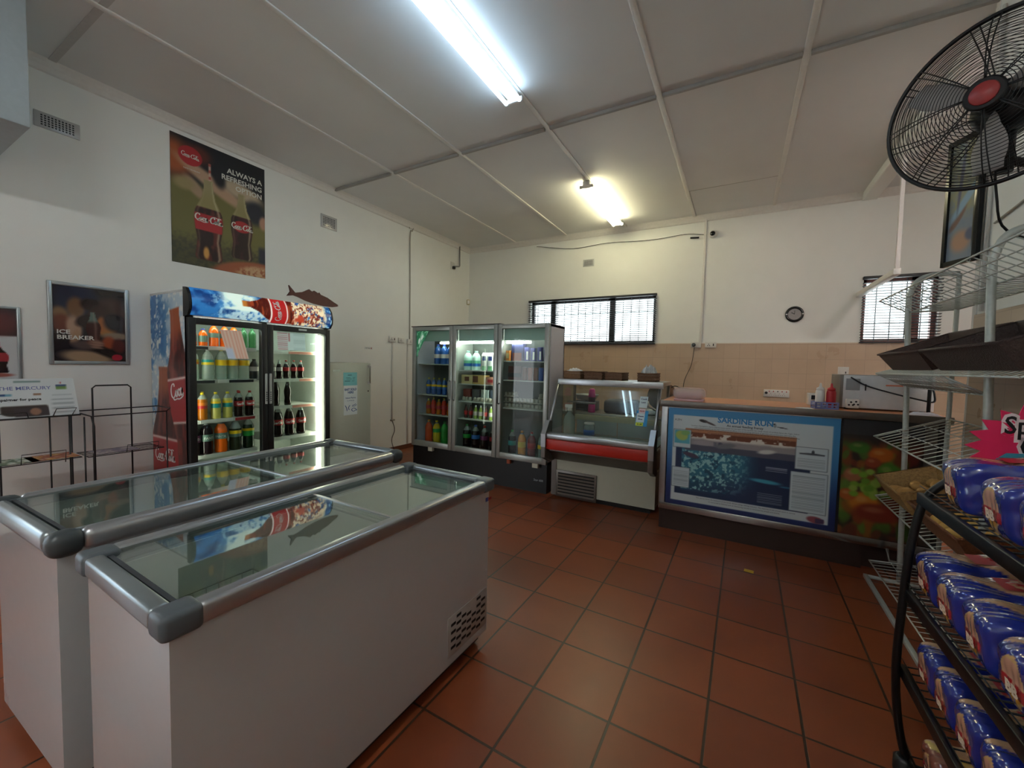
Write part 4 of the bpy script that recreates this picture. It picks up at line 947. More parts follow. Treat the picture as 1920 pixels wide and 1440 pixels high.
boxy((TX[1]+.155, FY0+.16, 1.19), (.17, .12, .11), cb, 'cream butter box with brown words, nearest the poster wall', G2, fn=fband(brn, .3, .7, .3, .8))
boxy((TX[1]+.33, FY0+.16, 1.19), (.17, .12, .11), M('tan_box', 'c9a860', .5), 'tan box with dark brown print in the middle', G2, fn=fband(brn, .0, .45, .2, .9))
boxy((TX[1]+.50, FY0+.16, 1.19), (.13, .12, .09), M('pink_box', 'c98f7a', .5), 'pinkish box at the lamp end of the shelf', G2, fn=fband(red_m, .2, .8, .3, .7))
G3 = 'packets on the third shelf of the middle door'
for i, (c1, nm) in enumerate((('7a2f22', 'dark red'), ('3a3c42', 'charcoal'), ('8b9a98', 'grey'), ('3f4a58', 'slate'))):
    boxy((TX[1]+.12+i*.135, FY0+.2, .97), (.11, .1, .15), M('pk'+c1, c1, .5, noise=.1), f'{nm} food packet behind the egg trays', G3, 'packet', 'food_packet')
# egg trays
egg_m = M('egg_carton', 'a8a698', .8, bump=.3)
def egg_tray(loc, label, n=3, rows=2, group='egg cartons in the fridge'):
    b = MB(); p = .05
    b.box((-n*p/2, -p, 0), (n*p/2, p, .012), egg_m, r=.002)
    for i in range(n):
        for j in range(rows):
            b.lathe([(.021, .01), (.024, .022), (.022, .042), (.013, .052), (.002, .054)], egg_m, 8, c=(-n*p/2+p/2+i*p, -p/2+j*p, 0))
    t = b.build('egg_carton'); t.location = loc; tag(t, label, 'egg carton', group); return t
for i in range(3): egg_tray((TX[1]+.15+i*.17, FY0+.145, .972), f'grey egg carton on the middle door shelf, {ORD[i]} from the poster wall')
for j in range(3):
    for i in range(4):
        if j == 2 and i not in (0, 3): continue
        egg_tray((TX[2]+.11+i*.15, FY0+.16, .932+j*.065), f'egg carton, {ORD[i]} stack from the middle door, {("bottom", "middle", "top")[j]} tier')
# third door: boxes and cans
purp = M('purple_pack', '3c3f86', .4); brc = M('brown_can', '7a3f2a', .4); blc = M('blue_white_pack', '3558a8', .4)
G4 = 'packs on the top shelf of the third door'
boxy((TX[2]+.19, FY0+.18, 1.485), (.15, .1, .21), M('dark_blue_box', '2f3563', .4), 'large dark blue box on the top shelf of the third door', G4, fn=fband(brc, .1, .9, .0, .45))
boxy((TX[2]+.075, FY0+.16, 1.485), (.05, .1, .12), org, 'small orange box at the edge of the third door', G4, fn=fband(cb))
for i in range(4): boxy((TX[2]+.31+i*.083, FY0+.16, 1.485), (.055, .05, .16-.01*(i % 2)), purp, f'purple and white can pack, {ORD[i]} from the dark blue box', G4, fn=fband(wht_m, .5, .9, .1, .7))
G5 = 'cans on the second shelf of the third door'
boxy((TX[2]+.16, FY0+.18, 1.262), (.17, .1, .16), M('cocoa_box', '5a2f2c', .5), 'brown box with dark stripe under the dark blue box', G5, fn=fband(ink_m, 0, 1, .2, .5))
for i, cm_ in enumerate((brc, M('rust_can', 'a5543a', .4), brc, blc, blc)):
    b = MB(); b.lathe([(.027, 0), (.03, .006), (.03, .142), (.026, .15)], cm_, 12); t = b.build('drink_can'); t.location = (TX[2]+.29+i*.07, FY0+.15, 1.262)
    tag(t, f'{("brown", "rust", "brown", "blue", "blue")[i]} tall can, {ORD[i]} from the cocoa box', 'can', G5)
    MB().lathe([(.0262, .15), (.024, .153)], alu_m, 12).build('can_lid', t)

# ------------------------------------------------------------------ refrigerated deli display
dl = thing('deli_display', 'slanted-glass deli counter fridge with red bumper and vent grille', 'display fridge', (-1.18, 4.3, 0))
dx_, dy_ = -1.18, 4.3
def Dq(x, y, z): return (x-dx_, y-dy_, z)
DX0, DX1 = -1.735, -.655; DY = 4.06
def dbox(name, a, b, m, par=None, r=0): return MB().box(Dq(*a), Dq(*b), m, r=r).build(name, par or dl)
dbox('body', (DX0+.03, DY, .06), (DX1, 4.72, .42), cream_m)
dbox('plinth', (DX0+.06, DY+.05, 0), (DX1-.05, 4.66, .06), black_m)
dbox('corner_post', (DX0-.01, DY-.012, .03), (DX0+.045, DY+.03, .44), steeld_m)
# outline of the upper tub, seen from the side: (y, z)
tub = [(DY-.005, .42), (3.86, .545), (3.86, .56), (3.93, .60), (3.97, .74), (4.62, .78), (4.72, .78), (4.72, .42)]
for nm, x0, x1 in (('tub', DX0+.01, DX1-.01),):
    b = MB(); b.prism([(p[0]-dy_, p[1]) for p in [(DY-.005, .42), (3.865, .55), (3.865, .57), (3.90, .57), (3.90, .62), (4.72, .62), (4.72, .42)]], x0-dx_, x1-dx_, steeld_m, 'x'); b.build(nm, dl)
dbox('deck', (DX0+.03, 3.9, .62), (DX1-.03, 4.7, .635), M('deck_pale', '9fb0b2', .25, .5))
dbox('bumper', (DX0+.02, 3.80, .575), (DX1-.02, 3.9, .685), M('bumper_red', 'b5281c', .4, noise=.03), r=.008)
dbox('front_rail', (DX0+.015, 3.79, .685), (DX1-.015, 3.91, .745), alu_m, r=.012)
dbox('front_rail', (DX0+.02, 3.83, .555), (DX1-.02, 3.9, .577), steeld_m, r=.004)
for x0, x1 in ((DX0-.02, DX0+.03), (DX1-.03, DX1+.02)):
    b = MB(); pts = [(3.775, .49), (3.775, .73), (3.87, .86), (3.95, .86), (3.95, .60), (4.03, .42), (3.93, .42)]
    b.prism([(p[0]-dy_, p[1]) for p in pts], x0-dx_, x1-dx_, steeld_m, 'x', r=.006); b.build('end_cap', dl)
    b = MB(); b.prism([(p[0]-dy_, p[1]) for p in [(3.773, .60), (3.771, .735), (3.868, .868), (3.874, .862), (3.777, .73)]], x0-dx_, x1-dx_, alu_m, 'x'); b.build('end_cap_face', dl)
    # slanted side stiles and side glass
    b = MB(); b.tube([Dq((x0+x1)/2, 3.90, .76), Dq((x0+x1)/2, 4.16, 1.26)], .016, alu_m, 6); b.build('stile', dl)
    b = MB(); b.tube([Dq((x0+x1)/2, 4.66, .7), Dq((x0+x1)/2, 4.66, 1.27)], .018, steeld_m, 6); b.build('stile', dl)
    b = MB(); xm = (x0+x1)/2-dx_; b.prism([(p[0]-dy_, p[1]) for p in [(3.92, .76), (4.16, 1.25), (4.64, 1.25), (4.64, .76)]], xm-.003, xm+.003, clear_g, 'x'); b.build('side_glass', dl)
b = MB(); b.prism([(p[0]-dy_, p[1]) for p in [(3.895, .745), (4.155, 1.255), (4.161, 1.252), (3.901, .742)]], DX0+.02-dx_, DX1-.02-dx_, glass('deli_glass', 'eef4f2', refl=1.2), 'x'); b.build('front_glass', dl)
dbox('shelf_fascia', (DX0+.015, 4.10, 1.238), (DX1+.03, 4.13, 1.302), alu_m, r=.004); dbox('top_shelf', (DX0+.02, 4.13, 1.26), (DX1+.03, 4.62, 1.30), M('steel_shelf', 'a9adb0', .28, .9, noise=.03), r=.004)
dbox('back_rail', (DX0+.03, 4.62, .80), (DX1-.03, 4.66, .86), M('rail_cream', 'c9c3a5', .4)); dbox('rear_door', (DX0+.05, 4.64, .64), (-1.2, 4.65, .80), M('rear_pale', 'b9c4c6', .35))
dbox('rear_door', (-1.19, 4.655, .64), (DX1-.04, 4.665, .80), M('rear_pale', 'b9c4c6', .35)); dbox('shelf_rail', (DX0+.05, 4.3, 1.03), (-1.35, 4.33, 1.045), steeld_m)
gr = dbox('grille_frame', (-1.69, DY-.012, .02), (-1.235, DY, .31), steeld_m, r=.003)
dbox('grille_backing', (-1.665, DY-.0135, .045), (-1.26, DY-.011, .285), hole, gr)
b = MB()
for i in range(7):
    z = .05+i*.034
    b.prism([(DY-.013-dy_, z+.006), (DY-.024-dy_, z), (DY-.013-dy_, z+.018)], -1.665-dx_, -1.26-dx_, M('louvre_brown', '5c5148', .5, .3), 'x')
b.build('louvres', gr)
# things inside and on the deli display
meat = pack('meat_tray', 'white tray of red meat behind the deli glass', 'tray', (-1.53, 4.08, .637), .0, (.3, .24, .03), M('tray_white', 'c9d0d2', .4))
b = MB()
for i in range(9): b.lathe([(.001, .03), (.04, .035), (.035, .05), (.001, .055)], M('red_meat', 'b5473c', .5, nscale=40, noise=.2), 8, c=(-.1+.1*(i % 3), -.07+.07*(i//3), 0))
b.build('meat', meat)
meat.children[0].name = 'meat_slices'
bench = thing('prep_table', 'steel prep table behind the deli display', 'table', (-1.25, 4.98, 0))
MB().box((-.75, -.22, .83), (.72, .3, .87), steel_m, r=.004).build('tabletop', bench)
for sx in (-.72, .69):
    for sy in (-.2, .27): MB().box((sx-.015, sy-.015, 0), (sx+.015, sy+.015, .83), steel_m).build('leg', bench)
sb = thing('spray_bottle', 'clear spray bottle with white trigger inside the deli display', 'spray bottle', (-1.62, 4.22, .636)); sb.scale = (1.15, 1.15, 1.2)
MB().lathe([(.05, 0), (.058, .01), (.058, .17), (.05, .21), (.02, .24), (.018, .26)], clearfull, 14).build('body', sb)
b = MB(); b.lathe([(.022, .258), (.022, .285)], wht_m, 10); b.box((-.045, -.012, .285), (.03, .012, .315), wht_m, r=.004); b.box((-.04, -.008, .25), (-.03, .008, .288), wht_m, r=.002); b.build('trigger', sb)
cup = thing('shaker_bottle', 'pink shaker bottle standing on the prep table behind the deli glass', 'bottle', (-1.57, 4.84, .871))
pink = M('pink_plastic', 'e0409a', .35); MB().lathe([(.042, .19), (.045, .20), (.034, .285), (.02, .295)], pink, 14).build('lid', cup)
MB().lathe([(.036, .10), (.040, .11), (.040, .18), (.042, .19)], M('pink_dark', '4a2a40', .4), 14).build('sleeve', cup); MB().lathe([(.04, 0), (.045, .008), (.042, .09), (.036, .10)], pink, 14).build('body', cup)
jar = thing('plastic_jar', 'pale plastic jar with blue label beside the spray bottle', 'jar', (-1.45, 4.4, .636))
MB().lathe([(.06, 0), (.062, .01), (.062, .12), (.055, .15)], clearfull, 14).build('body', jar); MB().lathe([(.063, .03), (.063, .09)], lb_b, 14).build('label', jar); MB().lathe([(.057, .15), (.057, .17)], wht_m, 14).build('lid', jar)
sc_ = thing('kitchen_scale', 'grey kitchen scale with a pan on the prep table', 'scale', (-1.72, 5.08, .871))
MB().box((-.14, -.1, 0), (.14, .12, .12), M('scale_grey', '6f7378', .4), r=.01).build('body', sc_); MB().box((-.1, -.104, .02), (.1, -.1, .08), ink_m).build('display', sc_)
MB().lathe([(.12, .14), (.16, .20), (.155, .205), (.11, .15)], steel_m, 16).build('pan', sc_); MB().tube([(.0, 0, .12), (0, 0, .145)], .02, steel_m).build('neck', sc_)
pack('prep_box', 'dark appliance box on the prep table behind the shaker bottle', 'box', (-1.25, 5.05, .871), .1, (.4, .3, .16), M('dark_box', '3a3634', .5))
sl = thing('meat_slicer', 'steel meat slicer with round blade on the prep table', 'slicer', (-.78, 5.0, .871))
b = MB(); b.T = Matrix.Translation((.02, -.06, .24)) @ Matrix.Rotation(.25, 4, 'Z'); b.lathe([(.165, 0), (.165, .02), (.14, .035), (.05, .045), (.001, .05)], M('blade_steel', '9a8f80', .25, .9), 28, ax='y'); b.build('blade_guard', sl)
MB().box((-.2, .0, 0), (.18, .25, .07), steel_m, r=.01).build('base', sl); MB().box((-.06, .0, .065), (.08, .2, .34), steel_m, r=.02).build('motor', sl)
b = MB(); b.tube([(-.14, -.1, .12), (-.14, -.12, .17)], .025, wht_m, 10); b.build('knob', sl); b = MB(); b.tube([(-.14, -.1, .12), (-.05, .02, .05)], .008, steel_m); b.build('carriage_arm', sl)
cable('cable', [(-.69, 5.0, 1.2), (-.62, 4.9, 1.24), (-.54, 4.85, 1.2), (-.51, 4.85, 1.1), (-.51, 4.9, .88)], .005, ink_m, 'black slicer lead looping beside the counter end')
# price cards on the glass
def card(off, w, h, m, lines, label, z=.0):
    T = frameT((-.80+off[0]-.0, 3.0, 0), (1, 0, 0), (0, 0, 1))
    n = Vector((0, -.89, .455)); up_ = Vector((0, .455, .89)); o = Vector((-.80+off[0], 3.895, .745)) + up_*off[1] + Vector((0, -1, .5)).normalized()*(.004+z)
    T = Matrix(((1, 0, 0, o.x), (0, up_.y, -.89, o.y), (0, up_.z, .455, o.z), (0, 0, 0, 1)))
    b = MB(); b.T = T; b.box((0, 0, 0), (w, h, .001), m); t = tag(b.build('price_card'), label, 'price card', 'price cards taped to the deli glass')
    b = MB(); b.T = T
    for tx, sz, y, mm in lines: text_mesh(tx, sz, mm, Matrix.Translation((w/2, y, .0013)), b, 'CENTER', bold=.0008)
    b.build('lettering', t)
inkn = M('ink_navy', '25345c', .6)
card((-.05, .15), .11, .16, M('card_blue', '2f93c9', .6), [], 'blue backing card on the deli glass')
card((-.035, .34), .075, .12, M('card_pale', 'cfe0e2', .6), [('Cook', .024, .085, inkn), ('Long', .022, .05, inkn)], 'white card reading cook long on the deli glass', .001)
card((-.03, .28), .06, .05, M('card_pink', 'dcc9cc', .6), [('R26.50', .016, .02, red_m)], 'tiny pink price card below the white one', .002)
card((-.045, .19), .075, .09, M('card_pale', 'cfe0e2'), [('Cheese', .019, .055, inkn), ('Slices', .019, .025, inkn)], 'white card reading cheese slices on blue backing', .002)
card((-.045, .152), .07, .034, M('card_lime', 'c9d93a', .6), [('R11.50', .016, .011, ink_m)], 'lime green price tag on blue backing', .003)
# woven baskets on the top shelf
wick_m = M('wicker', '8a6748', .7, nscale=120, noise=.3, bump=.6); wickd_m = M('wicker_dark', '6f4f38', .7, nscale=120, noise=.3, bump=.6)
def woven_basket(loc, s, m, label, rz=0, group=None, name='woven_basket'):
    t = thing(name, label, 'basket', loc, rz, group); b = MB(); X, Y, Z = s; n = max(3, int(Z/.014))
    for i in range(n):
        z0 = i*Z/n; g = .004 if i % 2 else .0
        for a, e in (((-X/2, -Y/2-g, z0), (X/2, -Y/2+.008, z0+Z/n*.92)), ((-X/2, Y/2-.008, z0), (X/2, Y/2+g, z0+Z/n*.92)), ((-X/2-g, -Y/2, z0), (-X/2+.008, Y/2, z0+Z/n*.92)), ((X/2-.008, -Y/2, z0), (X/2+g, Y/2, z0+Z/n*.92))):
            b.box(a, e, m, r=.002)
    b.box((-X/2, -Y/2, 0), (X/2, Y/2, .006), m); b.build('weave', t)
    MB().tube([(-X/2, -Y/2, Z), (X/2, -Y/2, Z), (X/2, Y/2, Z), (-X/2, Y/2, Z)], .007, m, 6, closed=True).build('rim', t)
    return t
BG = 'woven baskets on the deli display shelf'
woven_basket((-1.59, 4.30, 1.30), (.19, .24, .082), wick_m, 'woven basket holding folded white bags, at the fridge end', 0, BG)
woven_basket((-1.36, 4.30, 1.30), (.19, .24, .082), wickd_m, 'empty brown woven basket, next to the one at the fridge end', .06, BG)
woven_basket((-1.13, 4.30, 1.30), (.18, .24, .078), wickd_m, 'empty brown woven basket nearest the bag-filled pair gap', -.04, BG)
woven_basket((-.80, 4.30, 1.30), (.18, .22, .082), wickd_m, 'woven basket full of crumpled clear bags, at the counter end', .0, BG)
def crumple(name, loc, s, m, label, cat, seed, group=None, pts=7, amp=.25):
    r = random.Random(seed); b = MB(); N = 14; vs = []
    for i in range(N+1):
        for j in range(N+1):
            u, v = i/N*2-1, j/N*2-1; edge = max(abs(u), abs(v))
            h = (1-edge**3)*s[2]*(1-amp+amp*2*r.random()); vs.append(b._v((u*s[0]/2*(1+.1*r.random()), v*s[1]/2*(1+.1*r.random()), h)))
    fs = [b.bm.faces.new((vs[i*(N+1)+j], vs[(i+1)*(N+1)+j], vs[(i+1)*(N+1)+j+1], vs[i*(N+1)+j+1])) for i in range(N) for j in range(N)]
    fs.append(b.bm.faces.new([vs[j] for j in range(N+1)]+[vs[i*(N+1)+N] for i in range(1, N+1)]+[vs[N*(N+1)+j] for j in range(N-1, -1, -1)]+[vs[i*(N+1)] for i in range(N-1, 0, -1)]))
    b._fin(fs, m); t = b.build(name); t.location = loc; return tag(t, label, cat, group)
whitebag = M('white_bag', 'dcdfe0', .5, alpha=.9, trans='ffffff')
crumple('paper_bags', (-1.60, 4.3, 1.35), (.17, .2, .06), whitebag, 'folded white bags piled in the woven basket beside the fridge', 'bags', 3)
crumple('plastic_bags', (-.80, 4.3, 1.35), (.15, .18, .09), M('clear_bag', 'd0d6d8', .25, alpha=.6, trans='ffffff'), 'crumpled clear plastic bags in the woven basket by the counter', 'bags', 5, amp=.5)

# ------------------------------------------------------------------ sales counter
ct = thing('sales_counter', 'long steel-edged serving counter with orange top and printed front panels', 'counter', (.35, 4.1, 0))
cx_, cy_ = .35, 4.1; CX0, CX1, CY0, CY1 = -.575, 1.262, 3.80, 4.48
def Cq(x, y, z): return (x-cx_, y-cy_, z)
def cbox(name, a, b, m, par=None, r=0): return MB().box(Cq(*a), Cq(*b), m, r=r).build(name, par or ct)
cbox('cabinet', (CX0+.02, CY0+.015, .2), (CX1-.02, CY1, 1.1), M('counter_dark', '3c3a3c', .4, .5))
cbox('plinth', (CX0+.03, CY0+.07, 0), (CX1-.05, CY1-.03, .2), M('plinth_brown', '3a2c28', .4, .3))
cbox('counter_top', (CX0-.01, CY0-.02, 1.118), (CX1, CY1+.02, 1.155), M('laminate_orange', 'd08a5c', .35, noise=.03))
cbox('top_edge', (CX0-.015, CY0-.03, 1.105), (CX1+.005, CY0-.015, 1.158), steeld_m, r=.004); cbox('top_edge', (CX0-.02, CY0-.03, 1.105), (CX0-.008, CY1+.02, 1.158), steeld_m, r=.003)
cbox('front_rail', (CX0, CY0-.012, 1.085), (.68, CY0+.02, 1.105), alu_m); cbox('kick_strip', (CX0, CY0-.015, .185), (CX1-.03, CY0+.02, .245), M('bright_steel', 'b5b8bb', .22, 1, noise=.08, nscale=6, bump=.15), r=.004)
cbox('corner_post', (CX0-.005, CY0-.014, .19), (CX0+.045, CY0+.02, 1.105), alu_m, r=.003)
cbox('lower_rail', (CX0, CY0+.02, .0), (.85, CY0+.03, .2), M('plinth_brown', '3a2c28'))
cbox('dark_fascia', (.695, CY0-.004, .99), (1.135, CY0+.02, 1.10), M('fascia', '37383c', .3, .4)); cbox('corner_post', (1.14, CY0-.004, .25), (1.2, CY0+.03, 1.1), steeld_m)
MB().tube([Cq(.98, CY0-.01, .19), Cq(.985, CY0-.05, .12), Cq(1.2, CY0-.05, .105)], .01, steeld_m, 6).build('foot_rail', ct)
def sardine(u, v):
    n = vnoise(u*1.44, v, 9, 9, 31); n2 = vnoise(u*1.44, v, 45, 45, 33); n3 = vnoise(u*1.44, v, 26, 26, 35)
    img = np.ones(u.shape+(3,)); t = sm(v, .1, .75)[..., None]; img = C3('1c2b5e')*(1-t)+C3('3f86b8')*t
    img = over(img, rect(u, v, .035, .045, .965, .93), 'c6d1d4')
    # photographs
    img = over(img, rect(u, v, .06, .12, .86, .60), '1d2f52')
    img = over(img, rect(u, v, .10, .16, .60, .62)*(1-sm(v-.1+.35*(u-.3), .5, .75)*0)*sm(v+.3*(.6-u), .2, .5), '2f6f86')
    img = over(img, rect(u, v, .10, .14, .82, .62)*sm(u, .45, .6), '1a2a4a')
    img = over(img, rect(u, v, .10, .18, .55, .58)*sm(n2, .52, .6)*(1-sm(u, .42, .55))*sm(v+(.5-u)*.6, .15, .4), '8fc0c2'); img = over(img, rect(u, v, .10, .18, .5, .58)*sm(n3, .58, .66)*(1-sm(u, .4, .5)), '1c4a62')
    img = over(img, rect(u, v, .12, .58, .78, .70), '4b4e5e'); img = over(img, rect(u, v, .12, .64, .78, .77)*sm(n, .2, .3), '8f8a8c')
    img = over(img, rect(u, v, .12, .69, .78, .79)*(1-sm(np.abs(v-.72-.03*n), .02, .05)), 'd5d2c8')
    img = over(img, rect(u, v, .12, .715, .78, .80)*sm(n3+(v-.72)*3, .4, .55), '6a3a26'); img = over(img, rect(u, v, .12, .765, .78, .80), 'b07a58')
    img = over(img, ell(u, v, .24, .665, .07, .025, .3), '9a9498'); img = over(img, ell(u, v, .38, .655, .06, .025, .3, .3), '6f7076'); img = over(img, ell(u, v, .62, .64, .05, .02, .4, .2), 'c9c9c4')
    img = over(img, ell(u, v, .16, .53, .055, .022, .25, -.35), '4a3a4e'); img = over(img, ell(u, v, .62, .36, .085, .018, .4, -.08), '3f9ab0'); img = over(img, ell(u, v, .74, .33, .04, .008, .4, -.0), '2f6f8c')
    # inset boxes
    for x0, y0, x1, y1 in ((.042, .60, .155, .78), (.04, .19, .155, .39), (.78, .52, .945, .72), (.76, .13, .95, .49)):
        img = over(img, rect(u, v, x0-.003, y0-.004, x1+.003, y1+.004), '4a5560'); img = over(img, rect(u, v, x0, y0, x1, y1), 'c0ced3')
    img = over(img, rect(u, v, .048, .64, .15, .775), '58a9bd'); img = over(img, ell(u, v, .095, .72, .04, .05, .2, .3), 'a5b860'); img = over(img, ell(u, v, .12, .75, .03, .025, .3, .3), '7fae6a')
    ln = lambda x0, x1, y0, y1, k: rect(u, v, x0, y0, x1, y1, .002)*(np.sin(v*k) > .2)*.45
    img = over(img, ln(.05, .148, .21, .36, 420), '5f6f7c'); img = over(img, ln(.79, .935, .54, .62, 420), '5f6f7c'); img = over(img, ln(.77, .94, .15, .46, 420), '5f6f7c')
    img = over(img, ln(.58, .72, .15, .25, 420)*1.3, 'a9b4c0'); img = over(img, ln(.62, .74, .46, .51, 420)*1.3, 'c9d0d8')
    img = over(img, rect(u, v, .80, .655, .93, .67, .003)*(1-sm(np.abs(v-.662), .003, .01)), '3a3f48'); img = over(img, ell(u, v, .865, .665, .06, .008, .3), '3f4650'); img = over(img, ell(u, v, .87, .68, .008, .02, .3), '3f4650')
    img = over(img, ell(u, v, .90, .075, .045, .03, .2, -.2), '8f4a52'); img = over(img, rect(u, v, .90, .05, .945, .09), '4a3a5a')
    # the birds
    img = over(img, ell(u, v, .235, .885, .03, .014, .2, -.3), '2a2a2e'); img = over(img, ell(u, v, .275, .868, .04, .009, .3, -.5), '55484a')
    img = over(img, ell(u, v, .66, .895, .008, .02, .3), '8a9498'); img = over(img, ell(u, v, .655, .91, .006, .006, .2), '1c1c20'); img = over(img, ell(u, v, .70, .88, .03, .005, .3, -.2), '3a3a3e'); img = over(img, ell(u, v, .625, .895, .025, .003, .3, -.2), '6a7074')
    return img
PW, PH = 1.20, .85; PT = frameT(Cq(-.522, CY0-.0165, .247), (1, 0, 0), (0, 0, 1))
pb = cbox('poster_board', (-.522, CY0-.015, .247), (.678, CY0-.008, 1.097), M('board_edge', '2a3a70', .4))
grid_print('poster_print', PW, PH, 250, 180, sardine, PT, printed('print_gloss', .35), ct)
b = MB(); b.T = PT; tb = M('title_blue', '2f7fb8', .5); dk = M('small_print', '3a4048', .6)
text_mesh('SARDINE RUN', .062, tb, Matrix.Translation((.585, .752, .0008)), b, 'CENTER', bold=.002, sx=1.0)
text_mesh('An annual feeding frenzy', .026, dk, Matrix.Translation((.585, .722, .0008)), b, 'CENTER', bold=.0005)
para = ['Southern Hemisphere sharks migrate every winter for the start of the sardine run. Large shoals of sardines leave the Cape, follow', 'cold inshore currents up the east coast of South Africa. It is an amazing spectacle as gannets and cormorants dive into the', 'shimmering shoals while game fish, sharks and dolphins attack the bait fish from below. As the fish are driven into the shallows they', 'are scooped up in nets, baskets, skirts and even bare hands as everyone joins the feast.']
for i, ln_ in enumerate(para): text_mesh(ln_, .0145, dk, Matrix.Translation((.57, .703-i*.0165, .0008)), b, 'CENTER')
text_mesh('This species forms the backbone of the South African pelagic fishing industry. The majority of the annual catch is canned', .0145, dk, Matrix.Translation((.60, .082, .0008)), b, 'CENTER')
text_mesh('or converted to fishmeal and oil. Remaining catches is consumed by people and sharks.', .0145, dk, Matrix.Translation((.60, .062, .0008)), b, 'CENTER')
text_mesh('KZN', .022, ink_m, Matrix.Translation((.055, .742, .0008)), b, sx=1.2); b.build('lettering', ct)
def veg(u, v):
    n = vnoise(u*.6, v, 7, 9, 41); img = C3('2c1c18')*np.ones(u.shape+(3,)); img = over(img, sm(n, .45, .7), '5a2a1c')
    R_ = random.Random(4)
    for i in range(130):
        cx, cy = R_.random(), R_.random()*.95; r_ = .03+.05*R_.random(); c = R_.choice(['7a2a1e', '8f3a20', '4f7a2c', '5f8a30', '3f6a28', '9a5a24', '6a2a20', '7a8a34'])
        img = over(img, ell(u, v, cx, cy, r_*1.5, r_, .35, R_.random()*3)*.85, c)
    for cx, cy, rx, ry, c in ((.5, .82, .16, .07, 'c8641e'), (.22, .88, .14, .06, '3f7a24'), (.16, .60, .13, .07, 'b06a48'), (.32, .34, .2, .1, 'd07a22'), (.1, .40, .12, .06, 'c0602a'), (.5, .25, .3, .09, '8a2c1c'), (.6, .66, .14, .09, '4f8a2c'), (.4, .74, .1, .05, 'a04028')):
        img = over(img, ell(u, v, cx, cy, rx, ry, .25), c); img = over(img, ell(u, v, cx-rx*.2, cy+ry*.3, rx*.4, ry*.3, .6)*.35, 'f0c890')
    for i in range(26):
        img = over(img, ell(u, v, .15+.5*R_.random(), .40+.25*R_.random(), .06, .03, .4), R_.choice(['7fae34', '6f9e30', '9ab84a']))
    img = over(img, sm(v, .88, 1.0), '26201f'); return img*(.85)
grid_print('vegetable_picture', .44, .745, 90, 150, veg, frameT(Cq(.697, CY0-.006, .245), (1, 0, 0), (0, 0, 1)), printed('print_gloss', .35), ct)
# things on the counter
TZ = 1.155
dome = thing('cake_container', 'clear plastic domed container with pink base on the orange counter', 'container', (-.375, 3.93, TZ))
b = MB(); b.box((-.12, -.09, .0), (.12, .09, .018), M('tub_rose', 'c9a5ac', .35), r=.006); b.build('base', dome)
b = MB(); b.box((-.135, -.10, .012), (.135, .10, .12), M('dome_plastic', 'eae6e6', .12, alpha=.3, trans='fff4f4', noise=0), r=.045, seg=4); b.build('dome', dome)
b = MB(); b.box((-.10, -.075, .018), (.10, .075, .075), M('cake_pink', 'bfa0a4', .6, noise=.1), r=.015); b.build('cake', dome)
bk = thing('sauce_caddy', 'small lilac plastic basket holding sauce bottles on the counter', 'basket', (.595, 3.93, TZ), .12)
lil = M('lilac_plastic', '7f8ac0', .4); b = MB(); X, Y, Z = .075, .06, .055
for z0, z1 in ((0, .015), (.045, .055), (.024, .032)): b.box((-X, -Y, z0), (X, -Y+.004, z1), lil).box((-X, Y-.004, z0), (X, Y, z1), lil).box((-X, -Y, z0), (-X+.004, Y, z1), lil).box((X-.004, -Y, z0), (X, Y, z1), lil)
for i in range(5):
    x = -X+i*(2*X-.012)/4; b.box((x, -Y, 0), (x+.012, -Y+.004, .055), lil).box((x, Y-.004, 0), (x+.012, Y, .055), lil)
for i in (0, 4): b.box((-X, -Y+i*(2*Y-.012)/4, 0), (-X+.004, -Y+i*(2*Y-.012)/4+.012, .055), lil).box((X-.004, -Y+i*(2*Y-.012)/4, 0), (X, -Y+i*(2*Y-.012)/4+.012, .055), lil)
b.box((-X, -Y, 0), (X, Y, .004), lil); b.build('lattice', bk)
def sauce(x, y, m, label):
    t = thing('sauce_bottle', label, 'sauce bottle', (x, y, TZ+.005), 0, 'squeeze bottles in the lilac caddy')
    MB().lathe([(.028, 0), (.031, .005), (.031, .12), (.028, .135), (.024, .14)], m, 16).build('body', t); MB().lathe([(.026, .138), (.026, .155), (.01, .165), (.006, .19), (.004, .195)], m, 12).build('nozzle', t)
sauce(.565, 3.935, M('sauce_white', 'e0dfda', .4), 'white squeeze sauce bottle in the lilac caddy'); sauce(.632, 3.925, M('sauce_red', 'b3202c', .35), 'red squeeze sauce bottle in the lilac caddy')
mw = thing('microwave', 'white microwave oven with dark side seen from behind the bread rack', 'microwave', (.97, 4.18, TZ), 0)
MB().box((-.27, -.15, .012), (.27, .2, .27), M('microwave_side', '6d655c', .4), r=.006).build('body', mw)
MB().box((-.25, -.158, .014), (.27, -.15, .266), M('microwave_front', 'c5c9cc', .3), r=.003).build('back_panel', mw)
b = MB(); b.box((-.235, -.1605, .15), (-.15, -.158, .24), M('vent_grey', '8f9499', .5)); b.box((-.12, -.16, .15), (-.112, -.158, .2), ink_m); b.build('vent_panel', mw)
b = MB(); b.box((.0, -.1602, .19), (.1, -.158, .2), M('label_orange', 'd0765a', .5)); b.build('warning_label', mw)
for sx in (-.22, .22):
    for sy in (-.12, .15): MB().lathe([(.015, 0), (.015, .014)], black_m, 8, c=(sx, sy, 0)).build('foot', mw)
cable('cable', [(.76, 4.01, TZ+.25), (.85, 3.99, TZ+.19), (1.0, 3.98, TZ+.14), (1.15, 3.97, TZ+.10), (1.22, 3.97, TZ+.09), (1.225, 3.98, TZ+.14), (1.22, 4.0, TZ+.18)], .006, ink_m, 'black microwave lead drooping across its front')
